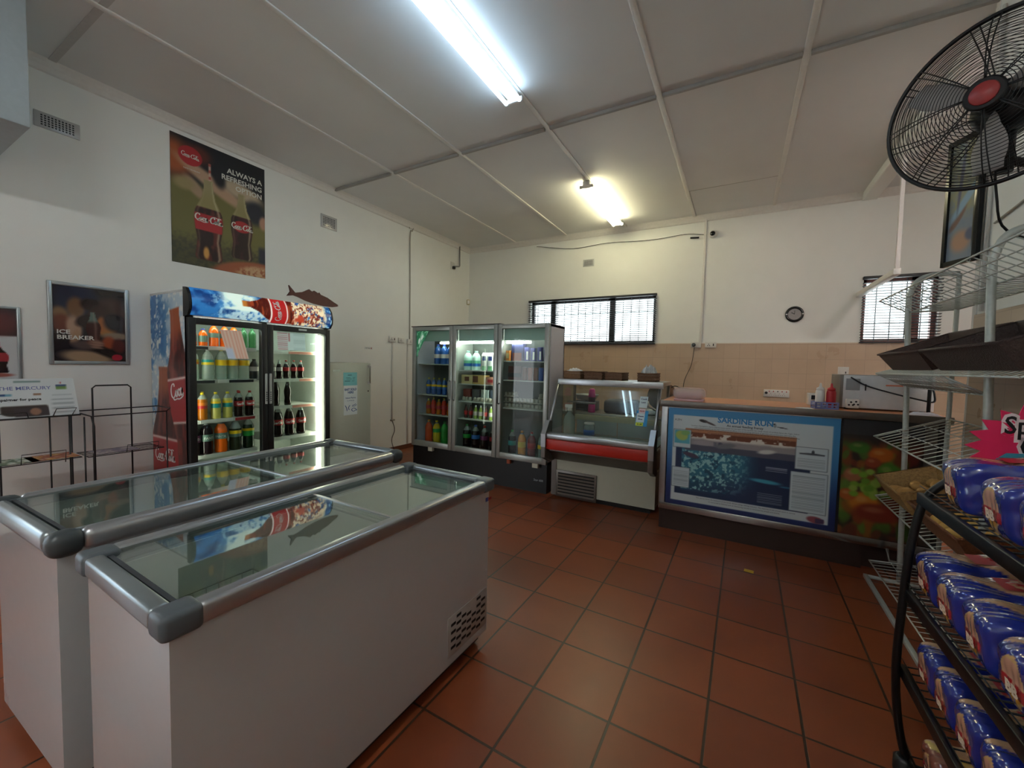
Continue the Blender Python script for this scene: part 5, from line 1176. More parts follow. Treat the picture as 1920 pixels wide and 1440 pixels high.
cable('pole', [(1.19, 3.95, TZ), (1.19, 3.95, TZ+.36)], .011, ink_m, 'short black pole standing on the counter end', 'pole', smooth=False)
crumple('paper_towel', (1.14, 3.86, TZ), (.16, .07, .02), M('towel_white', 'dfe0ee', .7), 'crumpled white paper towel on the counter end', 'paper', 9)
crumple('paper_sheet', (.46, 3.86, TZ), (.11, .05, .006), paper_m, 'white slip of paper beside the lilac caddy', 'paper', 12)
sk = MB().box((.53, 4.25, TZ), (.60, 4.36, TZ+.1), socket_m, r=.006).build('socket_box')
tag(sk, 'small white socket box behind the sauce caddy', 'socket box')
b = MB().box((.55, 4.24, TZ+.05), (.585, 4.251, TZ+.085), ink_m); b.build('plug', sk)
socket(frameT((.735, 4.015, TZ+.012), (1, 0, 0), (0, 0, 1)), .08, .07, 'white double adapter leaning on the microwave', H3(.03, .035)+H3(.06, .04))

# ------------------------------------------------------------------ posters on the wall
def poster1(u, v):
    n = vnoise(u, v*1.4, 8, 8, 51); nf = vnoise(u, v*1.4, 40, 40, 53)
    img = C3('6f6a3a')*np.ones(u.shape+(3,)); img = over(img, sm(v, .60, .72), '15171f'); img = over(img, (1-sm(v, .16, .3))*sm(nf, .3, .7), '4a4630'); img = over(img, (1-sm(v, .12, .26))*.6, '3a3a2c')
    img = over(img, ell(u, v, .02, .82, .2, .14, .5), 'a5562c'); img = over(img, ell(u, v, .25, .9, .14, .07, .5), '5a261c'); img = over(img, ell(u, v, .42, .70, .38, .06, .35, -.35), 'b5947a'); img = over(img, ell(u, v, .22, .63, .12, .05, .4, -.6), 'a58a70')
    img = over(img, ell(u, v, .72, .72, .24, .07, .35, -.15), 'b8a58c'); img = over(img, ell(u, v, .12, .64, .10, .05, .5), '9a8a60'); img = over(img, ell(u, v, .88, .57, .14, .1, .4), '1c2030'); img = over(img, ell(u, v, .98, .5, .05, .06, .4), 'b08470')
    img = over(img, ell(u, v, .47, .77, .06, .08, .5, .5), '15151c'); img = over(img, sm(u, .9, .94)*(1-sm(v, .24, .3)), '23283a')
    img = over(img, ell(u, v, .8, .02, .42, .1, .15, .1), 'a0583a'); img = over(img, ell(u, v, .88, .03, .22, .06, .3, .1)*sm(nf, .3, .6), 'c9a07a')
    # straw, bottles
    img = over(img, rect(u, v, .365, .62, .385, .86, .004), 'c9a898'); img = over(img, rect(u, v, .365, .62, .385, .86, .004)*(np.sin(v*120) > .1)*.8, 'a03a30')
    for k, (cx, y0, y1, hw) in enumerate(((.36, .06, .72, .15), (.72, .13, .70, .13))):
        m, t, s = bottle_uv(u, v, cx, y0, y1, hw, 0)
        bc = over(C3('2a1412')*np.ones(img.shape), sm(vnoise(u, v*1.4, 14, 8, 60+k), .4, .7), '5f2620' if k == 0 else '401820'); bc = over(bc, sm(t, .64, .66), '8f8658'); bc = over(bc, sm(t, .7, .95)*.5, 'a89c7c')
        bc = over(bc, np.exp(-((s-.75)/.1)**2)*.6, 'c9c0a0'); bc = over(bc, np.exp(-((s+.8)/.08)**2)*.3, 'b0a080')
        if k == 0: bc = over(bc, ell(u, v, cx-.03, .12, .03, .05, .4), 'd09a50')
        img = over(img, m, bc)
        lab = m*sm(t, .36, .37)*(1-sm(t, .565, .575)) if k == 0 else ell(u, v, cx, .415, .1, .05, .08)*m
        img = over(img, lab, 'a8262c')
    img = over(img, ell(u, v, .185, .865, .115, .075, .04), 'b02a30')
    return img
PT = WALL_L(1.825, 2.365); PT[0][3] += .004
p1 = grid_print('wall_poster', .875, 1.22, 120, 170, poster1, PT, printed('poster_print', .5), None)
tag(p1, 'large unframed poster of two cola bottles on grass', 'poster')
b = MB(); b.T = PT; b.box((-.001, -.001, -.003), (.876, 1.221, -.0005), M('poster_back', '20222a', .6)); b.build('poster_sheet', p1)
b = MB(); b.T = PT; off = M('poster_white', 'd8d8d0', .6)
for i, ln_ in enumerate(('ALWAYS A', 'REFRESHING', 'OPTION')): text_mesh(ln_, .073, off, Matrix.Translation((.845, 1.03-i*.078, .001)), b, 'RIGHT', bold=.0015)
for sc, ox_, oy_, an in ((.036, .085, 1.045, -.08), (.060, .19, .465, -.05), (.052, .525, .485, -.05)): ribbon(b, SCRIPT, sc, off, on_plane(I4, (ox_, oy_), an), w=.1)
text_mesh('TASTE THE FEELING', .016, off, Matrix.Translation((.1, .92, .001)), b, sx=1); b.build('lettering', p1)
def poster2(u, v):
    img = C3('2b2426')*np.ones(u.shape+(3,))
    for cx, cy, rx, ry, c, a in ((.3, .85, .3, .25, '2a2f45', 0), (.8, .7, .25, .2, '4a3530', 0), (.08, .6, .12, .12, '8a6848', .3), (.1, .5, .14, .12, '6a3424', 0), (.3, .72, .12, .14, '7a5a40', 0), (.5, .78, .14, .08, '2a1c1a', 0), (.62, .65, .18, .14, '3f2a26', .5), (.27, .45, .1, .16, 'b8967e', .2), (.28, .3, .06, .14, 'a88468', -.3), (.72, .46, .16, .1, 'b07440', .2), (.65, .52, .06, .1, 'a8663c', .0), (.85, .55, .16, .12, '231e26', 0), (.86, .36, .2, .05, '8f7a66', 0), (.75, .26, .1, .09, '9a4a30', 0), (.9, .22, .1, .1, '5a2a28', 0), (.4, .55, .12, .07, '2a1a18', .4), (.2, .12, .3, .12, '231f28', 0), (.45, .05, .35, .09, 'a88c70', -.1), (.68, .14, .35, .06, '2c2422', -.35), (.42, .22, .18, .06, '5a4a48', 0)):
        img = over(img, ell(u, v, cx, cy, rx, ry, .35, a)*.95, c)
    m, t, s = bottle_uv(u, v, .54, .25, .68, .11, .03); bc = over(C3('3f1e1a')*np.ones(img.shape), sm(t, .6, .75), '5f7068'); bc = over(bc, np.exp(-((s-.3)/.2)**2)*.4, 'a88a80'); img = over(img, m, bc)
    img = over(img, ell(u, v, .56, .25, .12, .05, .3, -.1), '7a5a50')
    for i in range(3): img = over(img, ell(u, v, .58, .19+i*.035, .09, .014, .4, -.1)*.8, '9a7868')
    img = over(img, ell(u, v, .87, .055, .08, .045, .06), 'b02a3c'); return img
def framed(y0, z0, w, h, fn, label, nx, ny, inset=.028):
    t = thing('framed_poster', label, 'poster', (XL, y0+w/2, z0)); 
    b = MB(); T = frameT((0, -w/2, 0), (0, 1, 0), (0, 0, 1)); b.T = T; f = inset; fm = M('snap_frame', 'aeb6b8', .3, .7)
    b.box((f-.003, .001, .001), (w-f+.003, f, .019), fm, r=.004).box((f-.003, h-f, .001), (w-f+.003, h-.001, .019), fm, r=.004).box((0, 0, 0), (f, h, .02), fm, r=.005).box((w-f, 0, 0), (w, h, .02), fm, r=.005); b.build('frame', t)
    grid_print('print', w-2*f, h-2*f, nx, ny, fn, frameT((.008, -w/2+f, f), (0, 1, 0), (0, 0, 1)), printed('print_glossy', .12, coat=.6), t); return t, T
p2, T2 = framed(1.005, 1.365, .49, .665, poster2, 'silver-framed poster reading ice breaker, beside the drinks cooler', 80, 110)
b = MB(); b.T = T2; text_mesh('ICE\nBREAKER', .046, off, Matrix.Translation((.045, .25, .0095)), b, bold=.0012, sx=1.15); ribbon(b, SCRIPT, .02, off, on_plane(I4, (.372, .058)), w=.1); b.build('lettering', p2)
def poster3(u, v):
    img = C3('c9cdd0')*np.ones(u.shape+(3,)); img = over(img, sm(v, .61, .615), '3a2024'); img = over(img, ell(u, v, .6, .8, .5, .16, .5), '5a2226')
    m, t, s = bottle_uv(u, v, .55, .08, .52, .27); img = over(img, m, over(over(C3('20181a')*np.ones(img.shape), rect(u, v, 0, .24, 1, .37), 'a03038'), sm(t, .82, .84), 'c08088')); img = over(img, ell(u, v, .5, .05, .4, .03, .3), '9a5a50'); return img
framed(.60, 1.235, .265, .56, poster3, 'framed poster with a cola bottle under a dark red band, by the newspapers', 40, 80, .02)

# ------------------------------------------------------------------ newspaper stands
def wire(pts, r=.0045, closed=False): return (pts, r, closed)
def stand(name, label, loc, wires, trays):
    t = thing(name, label, 'newspaper rack', loc, 0, 'black wire newspaper racks')
    for nm, ws in wires.items():
        b = MB()
        for pts, r, cl in ws: b.tube(pts, r, wireb_m, 6, closed=cl)
        if nm == 'page_stop':
            b.bm.free()
            for pts, r, cl in ws: MB().tube(pts, r, wireb_m, 6, closed=cl).build(nm, t)
        else: b.build(nm, t)
    return t
def shelfwire(y0, y1, z, x0=-.13, x1=.13, lip=.045):
    L = [wire([(x0, y0, z), (x1, y0, z), (x1, y1, z), (x0, y1, z)], .004, True)]
    for i in range(1, 5): L.append(wire([(x0+i*(x1-x0)/5, y0, z), (x0+i*(x1-x0)/5, y1, z)], .0025))
    return L
# first stand, holding the papers (y 0.62..1.05), second stand (y 0.95..1.62)
st1 = stand('newspaper_rack', 'black wire newspaper rack holding a front page', (-4.40, .83, 0), {
 'leg_frame': [wire([(.0, -.15, 0), (.0, -.15, 1.0)], .006), wire([(0, .085, 0), (0, .085, 1.0)], .005), wire([(0, .185, 0), (0, .185, 1.0)], .005)],
 'top_tray': shelfwire(-.22, .215, 1.0)+[wire([(.13, -.22, 1.0), (.13, .215, 1.0)], .007)],
 'lower_shelf': shelfwire(-.22, .215, .68),
 'page_stop': [wire([(.13, .075, 1.0), (.15, .09, 1.055), (.15, .19, 1.055), (.13, .17, 1.0)], .003), wire([(.13, -.25, 1.0), (.15, -.24, 1.04), (.15, -.05, 1.04), (.13, -.04, 1.0)], .003), wire([(.13, -.08, .68), (.15, -.08, .75), (.15, .13, .75), (.13, .13, .66)], .003)],
 'back_support': [wire([(-.2, .215, 1.0), (-.27, .25, 1.17), (-.1, .22, 1.16)], .004)]}, None)
st2 = stand('newspaper_rack', 'nearly empty black wire newspaper rack beside the drinks cooler', (-4.40, 1.30, 0), {
 'hoop': [wire([(-.1, -.13, 0), (-.1, -.13, 1.18), (-.1, -.11, 1.2), (-.1, .085, 1.2), (-.1, .105, 1.18), (-.1, .105, 0)], .006)],
 'top_ring': [wire([(-.15, -.24, 1.0), (.1, -.24, 1.0), (.14, -.2, .98), (.14, .26, .98), (.1, .3, 1.0), (-.15, .3, 1.0)], .005, True)],
 'lower_shelf': shelfwire(-.22, .24, .67),
 'page_stop': [wire([(.13, -.0, .67), (.15, -.0, .73), (.15, .2, .73), (.13, .2, .67)], .003)],
 'corner_leg': [wire([(.14, -.2, .98), (.15, -.19, .9), (.15, -.19, 0)], .006), wire([(.14, -.24, .98), (.12, -.235, .0)], .005), wire([(.14, .26, .98), (.14, .26, 0)], .005), wire([(-.15, -.24, 1.0), (-.15, -.24, 0)], .005)]}, None)
def newsfn(u, v):
    img = C3('ced4d8')*np.ones(u.shape+(3,)); img = over(img, rect(u, v, .34, .9, .62, .94), '6f8a88'); img = over(img, rect(u, v, .78, .70, .9, .83), '6a8a4a'); img = over(img, rect(u, v, .78, .78, .9, .83), '3a4a7a'); img = over(img, rect(u, v, .83, .85, .85, .9), 'b04a4c')
    img = over(img, rect(u, v, .12, .55, .3, .61), '6fa0b8'); img = over(img, rect(u, v, .14, .56, .24, .61), '2a4a78'); img = over(img, rect(u, v, .52, .56, .61, .61), '8a6a54')
    img = over(img, rect(u, v, .17, .02, .66, .30)*(ell(u, v, .28, .2, .13, .16, .1)+ell(u, v, .5, .2, .17, .2, .1)).clip(0, 1), '3a302c'); img = over(img, rect(u, v, .3, .02, .66, .24), '3c3336'); img = over(img, ell(u, v, .52, .14, .06, .09, .2), '8f6a58')
    img = over(img, rect(u, v, .72, .1, .95, .6)*(np.sin(v*260) > .3)*.3, '7f8a94'); img = over(img, rect(u, v, .7, .02, .96, .45)*(np.sin(v*260) > .3)*.3, '7f8a94'); return img
nT = frameT((-4.27, .60, 1.005), (0, 1, 0), (-.42, 0, .9))
npw = grid_print('newspaper', .44, .29, 70, 50, newsfn, nT, printed('newsprint', .8)); tag(npw, 'newspaper front page propped upright on the wire rack', 'newspaper')
b = MB(); b.T = nT; inv = M('masthead', '6a72a8', .7); text_mesh('THE MERCURY', .036, inv, Matrix.Translation((.075, .205, .001)), b, sx=1.02, bold=.0004); text_mesh('a campaigner for peace', .026, ink_m, Matrix.Translation((.02, .125, .001)), b, sx=1.0, bold=.0008); b.build('lettering', npw)
def magfn(seed, a, c):
    return lambda u, v: over(over(C3(a)*np.ones(u.shape+(3,)), sm(vnoise(u, v, 5, 4, seed), .45, .6), c), sm(vnoise(u, v, 14, 10, seed+3), .55, .7)*.6, 'd8d0b8')
for nm_, y, x, z, w, h, fn, lb in (('magazine', .64, -4.27, .69, .2, .24, magfn(3, '4a5f48', 'b5c0b8'), 'green magazine lying on the lower shelf by the poster'), ('magazine', .80, -4.27, .69, .24, .24, magfn(9, 'a0563f', 'c08a4a'), 'red and yellow magazine lying on the lower shelf'), ('magazine', 1.13, -4.28, .68, .26, .2, magfn(5, '8a7f8c', 'a99aa0'), 'grey-pink magazine on the nearly empty rack')):
    g = grid_print(nm_, w, h, 24, 24, fn, frameT((x, y, z), (0, 1, 0), (-1, 0, 0)), printed('print_matt', .7)); tag(g, lb, 'magazine', 'magazines on the wire racks')

# ------------------------------------------------------------------ white wire shop rack
rk = thing('wire_rack', 'tall white wire shop rack with sloping shelves by the tiled wall', 'shop rack', (1.0, 3.1, 0))
def Rq(x, y, z): return (x-1.0, y-3.1, z)
YF, YN = 3.66, 2.60
for y, sh in ((YF, 0), (YN, .015)):
    MB().tube([Rq(*p) for p in catmull([(1.02-sh, y, .02), (1.0-sh, y, 1.0), (.97-sh, y, 1.85), (.975-sh, y, 1.98), (1.01-sh, y, 2.06), (1.08, y, 2.09), (1.2, y, 2.09)], 5)], .0155, wirew_m, 10).build('upright', rk)
    MB().tube([Rq(.84, y, .012), Rq(1.21, y, .012)], .013, wirew_m, 6).build('foot_bar', rk)
    MB().tube([Rq(1.2, y, .01), Rq(1.2, y, 2.09)], .013, wirew_m, 8).build('upright', rk)
MB().box(Rq(.832, YN-.02, .0), Rq(.855, YF+.01, .025), wirew_m, r=.003).build('foot_bar', rk)
def wshelf(prof, y0, y1, step=.034, r=.0022, name='wire_shelf'):
    b = MB()
    for i in range(int((y1-y0)/step)+1): b.tube([Rq(x, y0+i*step, z) for x, z in prof], r, wirew_m, 4)
    for (x, z), rr in zip(prof, [.0045]*len(prof)): b.tube([Rq(x, y0-.02, z), Rq(x, y1+.01, z)], rr, wirew_m, 6)
    for q in (.33, .66):
        (xa, za), (xb, zb) = prof[0], prof[1]; b.tube([Rq(xa+(xb-xa)*q, y0-.02, za+(zb-za)*q-.003), Rq(xa+(xb-xa)*q, y1+.01, za+(zb-za)*q-.003)], .0028, wirew_m, 5)
    for y in (y0-.02, y1+.01): b.tube([Rq(x, y, z) for x, z in prof], .0045, wirew_m, 6)
    b.build(name, rk)
wshelf([(.822, 1.935), (.975, 1.85), (1.2, 1.86)], 2.05, 3.66, .06, .0026)
wshelf([(.83, 1.442), (1.2, 1.57)], 2.05, 3.66, .05)
wshelf([(.83, 1.438), (.99, 1.355)], 2.65, 3.66, .05, .0026, 'shelf_bracket')
wshelf([(.84, 1.005), (1.2, 1.155)], 2.35, 3.66, .08, .0026)
wshelf([(.86, .60), (1.2, .72)], 2.1, 3.62, .05)
wshelf([(.85, .14), (1.2, .17)], 2.3, 3.62, .05)
tr1 = M('tray_weave', '4a3630', .6, nscale=150, noise=.35, bump=.7); tr2 = M('tray_weave_dark', '3d2d2a', .6, nscale=140, noise=.35, bump=.7)
def bread_tray(cx, cy, z, L, label, m, tilt, flare=.03, Wd=.30, H=.12):
    t = thing('bread_tray', label, 'tray', (cx, cy, z), 0, 'woven bread trays on the white rack'); t.rotation_euler = (0, -tilt, 0)
    b = MB(); w, l = Wd/2, L/2; f = flare; th = .006
    lo = [(-w, -l), (w, -l), (w, l), (-w, l)]; hi = [(-w-f, -l-f), (w+f, -l-f), (w+f, l+f), (-w-f, l+f)]
    for i in range(4):
        a, c = lo[i], lo[(i+1) % 4]; A, C = hi[i], hi[(i+1) % 4]; s_ = 1-th/w
        o = [(a[0], a[1], 0), (c[0], c[1], 0), (C[0], C[1], H), (A[0], A[1], H)]; n_ = [(p[0]*.965, p[1]*.985, p[2]+(.006 if p[2] == 0 else 0)) for p in o]
        b.quad(o, m); b.quad(n_[::-1], m); b.quad([o[3], o[2], n_[2], n_[3]], m)
    b.quad([(p[0], p[1], 0) for p in lo[::-1]], m); b.quad([(p[0], p[1], .006) for p in lo], m); b.build('weave', t)
    MB().tube([(p[0], p[1], H) for p in hi], .007, m, 6, closed=True).build('rim', t); return t
tilt = math.atan2(.15, .37)
bread_tray(1.025, 3.24, 1.522, .62, 'empty dark woven tray at the window end of the white rack', tr1, tilt)
bread_tray(1.025, 2.50, 1.522, .66, 'dark woven tray holding small rolls, above the pink price star', tr2, tilt)
crust = M('bread_crust', 'c98a3e', .6, nscale=25, noise=.15, bump=.3); crustp = M('bread_pale', 'd9a86a', .6, nscale=25, noise=.12)
potato = M('potato_skin', 'b58a4e', .7, nscale=20, noise=.15, bump=.3)
def lump(name, loc, s, m, label, cat, group, rot=(0, 0, 0), seed=0):
    b = MB(); r = np.random.default_rng(seed); ph = r.random(4)*6
    b.lathe([(max(.001, s[0]*sin(pi*k/8)*(1+.08*sin(ph[0]+k))), -s[2]*cos(pi*k/8)) for k in range(9)], m, 12)
    for v in b.bm.verts: v.co.x *= 1+.08*sin(ph[1]+v.co.z*40); v.co.y *= s[1]/s[0]*(1+.06*cos(ph[2]+v.co.z*50))
    t = b.build(name); t.location = loc; t.rotation_euler = rot; return tag(t, label, cat, group)
RG = 'small rolls in the dark woven tray'
for i, (x, y, z, mm, lb) in enumerate(((.90, 2.62, 1.515, crust, 'golden roll at the front lip of the woven tray'), (.90, 2.50, 1.515, crustp, 'pale roll beside the golden one in the woven tray'), (.92, 2.76, 1.51, crust, 'flat golden roll near the tray corner'), (1.03, 2.6, 1.56, crustp, 'roll lying deeper in the woven tray'), (.91, 2.35, 1.515, crust, 'golden roll behind the white upright'))):
    lump('bread_roll', (x, y, z+.012), (.028, .022, .045), mm, lb, 'bread roll', RG, (pi/2, .3*i, i*.9), i)
# vegetable baskets on the fourth shelf
def veg_basket(cx, cy, z, L, Wd, H, m, label, rz=0):
    t = bread_tray(cx, cy, z, L, label, m, math.atan2(.12, .34), .03, Wd, H+.03); t.name = 'wicker_basket'; t['category'] = 'basket'; t['group'] = 'wicker vegetable baskets'; return t
wk = M('wicker_straw', 'a5824f', .7, nscale=90, noise=.3, bump=.6)
veg_basket(1.03, 3.34, .672, .42, .26, .11, wk, 'straw wicker basket of potatoes on the white rack, by the fruit picture')
veg_basket(1.03, 2.66, .672, .5, .26, .11, M('wicker_brown', '7a4e30', .7, nscale=90, noise=.3, bump=.6), 'brown wicker basket of long potatoes behind the black bread rack')
R_ = random.Random(11); n = 0
for gi, (y0, y1, mm, gname, ln_) in enumerate(((3.19, 3.50, potato, 'straw basket', .05), (2.48, 2.86, M('potato_yellow', 'c9a052', .6, nscale=20, noise=.12), 'brown basket', .075))):
    k = 0
    for i in range(5):
        for j in range(3):
            x = .94+j*.085+R_.uniform(-.01, .01); y = y0+(y1-y0)*i/4+R_.uniform(-.012, .012)
            lump('potato', (x, y, .672+(x-1.03)*.34+.045+R_.uniform(0, .02)), (.033, .028, ln_*.75 if gi else .042), mm, f'potato in the {gname}, {ORD[i]} row from the near end, {("front", "middle", "back")[j]}' if True else '', 'potato', f'potatoes in the {gname}', (pi/2*R_.uniform(.8, 1.1), R_.uniform(0, 3), R_.uniform(0, 3)), n); n += 1

# ------------------------------------------------------------------ black bread rack with wrapped loaves
rb = thing('bread_rack', 'black steel bread rack with curved legs and wrapped loaves', 'bread rack', (.75, 1.45, 0))
def Bq(x, y, z): return (x-.75, y-1.45, z)
leg = [(.66, 1.10), (.603, 1.032), (.579, .961), (.56, .80), (.55, .583), (.546, .381), (.557, .224), (.579, .093), (.60, .035)]
bk_m = M('rack_black', '0e0f11', .35, .3)
for y in (1.93, .92):
    MB().tube([Bq(x, y, z) for x, z in [tuple(p) for p in catmull(leg, 4)]], .0125, bk_m, 10).build('leg', rb)
    MB().tube([Bq(.98, y, .035), Bq(.97, y, .6), Bq(.93, y, 1.35)], .0125, bk_m, 10).build('leg', rb)
    MB().tube([Bq(.60, y, .03), Bq(.98, y, .03)], .012, bk_m, 8).build('side_rail', rb)
    MB().tube([Bq(.66, y, 1.10), Bq(.93, y, 1.2)], .01, bk_m, 8).build('side_rail', rb)
    MB().lathe([(.028, 0), (.03, .01), (.03, .05), (.02, .06)], black_m, 12, c=Bq(.585, y, 0)).build('foot', rb)
    MB().lathe([(.028, 0), (.03, .01), (.03, .05), (.02, .06)], black_m, 12, c=Bq(.98, y, 0)).build('foot', rb)
LV = [(1.022, .585, .50), (.675, .565, .46), (.385, .57, .46), (.06, .60, .42)]
for z, x0, _ in LV:
    b = MB(); b.box(Bq(x0-.012, .90, z-.035), Bq(x0+.006, 1.95, z+.004), bk_m, r=.003); b.build('front_bar', rb)
    b = MB()
    for i in range(26): yy = .94+i*.04; b.tube([Bq(x0, yy, z), Bq(x0+.37, yy, z+.05)], .003, bk_m, 4)
    for q in (0, .5, 1): b.tube([Bq(x0+.37*q, .92, z-.004+.05*q), Bq(x0+.37*q, 1.94, z-.004+.05*q)], .005, bk_m, 6)
    b.tube([Bq(x0-.008, .92, z+.03), Bq(x0-.008, 1.94, z+.03)], .002, bk_m, 4)
    b.build('wire_shelf', rb)
wrap_m = printed('bread_wrapper', .16, coat=1)
def loaf_mesh(name, L, Wy, H, seed, base='1f2f8f', alt=False):
    N = 36; r = np.random.default_rng(seed); P = []; Q = []
    bm = bmesh.new(); lay = bm.verts.layers.float_color.new('Col')
    nz = r.random((8, 8, 8))
    def disp(p):
        return .003*sin(p[0]*55+seed)+.0025*sin(p[1]*70+p[2]*40+seed*2)+.002*sin(p[2]*110-p[0]*60)+.0012*sin(p[1]*260+p[0]*90)
    def colr(x, y, z):      # x,y,z in -1..1 ; x=-1 is the aisle end
        c = C3('1f2e86')
        if alt: c = C3('8a4a3a')
        w = C3('c9a27a'); red = C3('b02430')
        if x < -.915:   # end face: medallion
            d = math.hypot(y/.55, (z-.02)/.80)
            if d < 1: c = C3('e0a23c') if z < -.15 else C3('dba58c')
            if .86 < d < 1: c = C3('d8b078')
            if abs(z+.2) < .24 and abs(y) < .66 and not (abs(y) < .06): c = red
            if z < -.7 and abs(y) < .3: c = w
        elif z > .55 or abs(y) > .8:
            # window panels running diagonally with a red name patch
            t = x*1.0+.55*y+(seed % 5)*.04
            if -.45 < t < .95: c = C3('c4946a') if t > .3 else C3('c9a07c')
            if .22 < t < .30: c = C3('d8c4a8')
            if .0 < t < .34 and abs(y+.1) < .42: c = red
            if alt and -.6 < t < -.3: c = C3('d0b060')
        if x > .93: c = C3('e6e0d8')
        return c
    idx = {}
    faces = []
    for ax in range(3):
        for sg in (-1, 1):
            g = [[None]*(N+1) for _ in range(N+1)]
            for i in range(N+1):
                for j in range(N+1):
                    a, b_ = i/N*2-1, j/N*2-1; p = [0, 0, 0]; p[ax] = sg; p[(ax+1) % 3] = a; p[(ax+2) % 3] = b_
                    key = tuple(round(q, 4) for q in p)
                    if key not in idx:
                        n5 = sum(abs(q)**8 for q in p)**(1/8); s = [q/n5 for q in p]
                        ex = max(0, (abs(s[0])-.82)/.18); sh = 1-.08*ex*ex
                        if s[2] > 0: top = 1+.06*(1-s[1]**2)
                        else: top = 1
                        v = Vector((s[0]*L/2, s[1]*Wy/2*sh, s[2]*H/2*sh*top)); d = disp((v.x, v.y, v.z))
                        v += Vector(s).normalized()*d*(.8-.4*ex)
                        bv = bm.verts.new(v+Vector((0, 0, H/2))); c = colr(*s); l = np.where(c <= .04045, c/12.92, ((c+.055)/1.055)**2.4)
                        bv[lay] = (l[0], l[1], l[2], 1); idx[key] = bv
                    g[i][j] = idx[key]
            for i in range(N):
                for j in range(N):
                    q = [g[i][j], g[i+1][j], g[i+1][j+1], g[i][j+1]]
                    if sg < 0: q = q[::-1]
                    f = bm.faces.new(q); f.smooth = True
    me = bpy.data.meshes.new(name); bm.to_mesh(me); bm.free(); me.materials.append(wrap_m); return me
LM = {}
for key, a in (('a', dict(L=.34, Wy=.165, H=.15, seed=1)), ('b', dict(L=.34, Wy=.165, H=.146, seed=2)), ('c', dict(L=.34, Wy=.136, H=.14, seed=3)), ('d', dict(L=.34, Wy=.14, H=.12, seed=4, alt=True))):
    me = loaf_mesh('wrapped_loaf', **a)
    b = MB(); Wy, H, L = a['Wy'], a['H'], a['L']
    T = frameT((-L/2-.0045, Wy*.11, H*.33), (0, -1, 0), (0, 0, 1)); text_mesh('BB', Wy*.22, M('wrap_cream', 'ecd8c0', .4), T, b, bold=.0015, sx=1.1)
    T = frameT((-L*.02, Wy*.25, H*1.045), (0, -1, 0), (-1, 0, 0)); b.quad([T @ Vector(p) for p in ((-.005, -.012, 0), (.075, -.012, 0), (.075, .042, 0), (-.005, .042, 0))], M('wrap_red', 'b02430', .3)); T2_ = T @ Matrix.Translation((0, 0, .0006)); text_mesh('BB', .04, M('wrap_cream', 'ecd8c0'), T2_, b, bold=.001)
    LM[key] = (me, b.mesh('lettering'))
def loaf(key, x, y, z, label, group, rz=0):
    t = link('wrapped_loaf', LM[key][0]); t.location = (x, y, z); t.rotation_euler = (0, -.12, rz); tag(t, label, 'bread loaf', group); link('lettering', LM[key][1], t); return t
SH = ('top', 'second', 'third', 'bottom')
for lv, ys, keys, dz in ((0, (1.775, 1.535, 1.36, 1.18, 1.01), 'abba', 0), (1, (1.865, 1.70, 1.525, 1.35, 1.175, 1.005), 'abab', 0), (2, (1.825, 1.69, 1.55, 1.41, 1.27, 1.13), 'cccc', 0), (3, (1.83, 1.68, 1.53, 1.38), 'dddd', 0)):
    z, x0, _ = LV[lv]
    for i, y in enumerate(ys):
        k = keys[i % 4]; col_ = 'red-brown' if k == 'd' else 'blue'
        loaf(k, x0+.19, y, z+.02, f'{col_}-wrapped bread loaf, {SH[lv]} shelf of the black rack, {ORD[i]} from the curved leg', f'wrapped loaves on the {SH[lv]} shelf', RNG.uniform(-.06, .06))
loaf('b', .93, 1.78, 1.135, 'blue-wrapped loaf lying on top behind the first one, under the pink star', 'wrapped loaves on the top shelf', 1.2).rotation_euler = (0, 0, 1.35)
loaf('a', .93, 1.44, 1.135, 'blue-wrapped loaf lying crosswise on the top shelf loaves', 'wrapped loaves on the top shelf', 1.2).rotation_euler = (0, 0, 1.5)
# price star
sg = thing('price_sign', 'pink starburst special offer sign with a blue handwritten label', 'sign', (.0, .0, 0))
sr = Vector((.93, .37, 0)).normalized(); sc0 = Vector((.845, 1.90, 1.225))
sg.location = sc0; ST = frameT((0, 0, 0), sr, (0, 0, 1))
b = MB(); b.T = ST; pts = []
for k in range(40):
    a = 2*pi*k/40; rr = .215 if k % 2 == 0 else .172; pts.append((rr*cos(a)*1.05, rr*sin(a)*.66))
b.prism(pts, -.001, .001, M('neon_pink', 'd8265f', .6), 'z'); b.build('starburst', sg)
b = MB(); b.T = ST
for r_ in (('Special', .055, 'inkS', .0),):
    pass
text_mesh('Special', .078, M('sign_halo', 'e9dfe6', .6), Matrix.Translation((-.015, .042, .0018)), b, 'CENTER', bold=.010); text_mesh('Offer', .078, M('sign_halo', 'e9dfe6'), Matrix.Translation((.01, -.025, .0018)), b, 'CENTER', bold=.010)
text_mesh('Special', .078, ink_m, Matrix.Translation((-.015, .042, .0026)), b, 'CENTER', bold=.001); text_mesh('Offer', .078, ink_m, Matrix.Translation((.01, -.025, .0026)), b, 'CENTER', bold=.001); b.build('lettering', sg)
b = MB(); b.T = ST; b.prism([(-.145, -.145), (.14, -.15), (.14, -.02), (-.11, -.02), (-.145, -.045)], .0030, .0036, M('label_blue', '3f9ab5', .6), 'z'); lbx = b.build('price_label', sg)
b = MB(); b.T = ST; text_mesh('BB Bread', .05, inkn, Matrix.Translation((-.005, -.068, .004)), b, 'CENTER'); text_mesh('700g white', .038, inkn, Matrix.Translation((-.0, -.115, .004)), b, 'CENTER'); b.build('lettering', lbx)
MB().tube([(0, .006, -.14), (0, .01, -.08)], .004, bk_m, 6).build('clip', sg)
sg.location = sc0

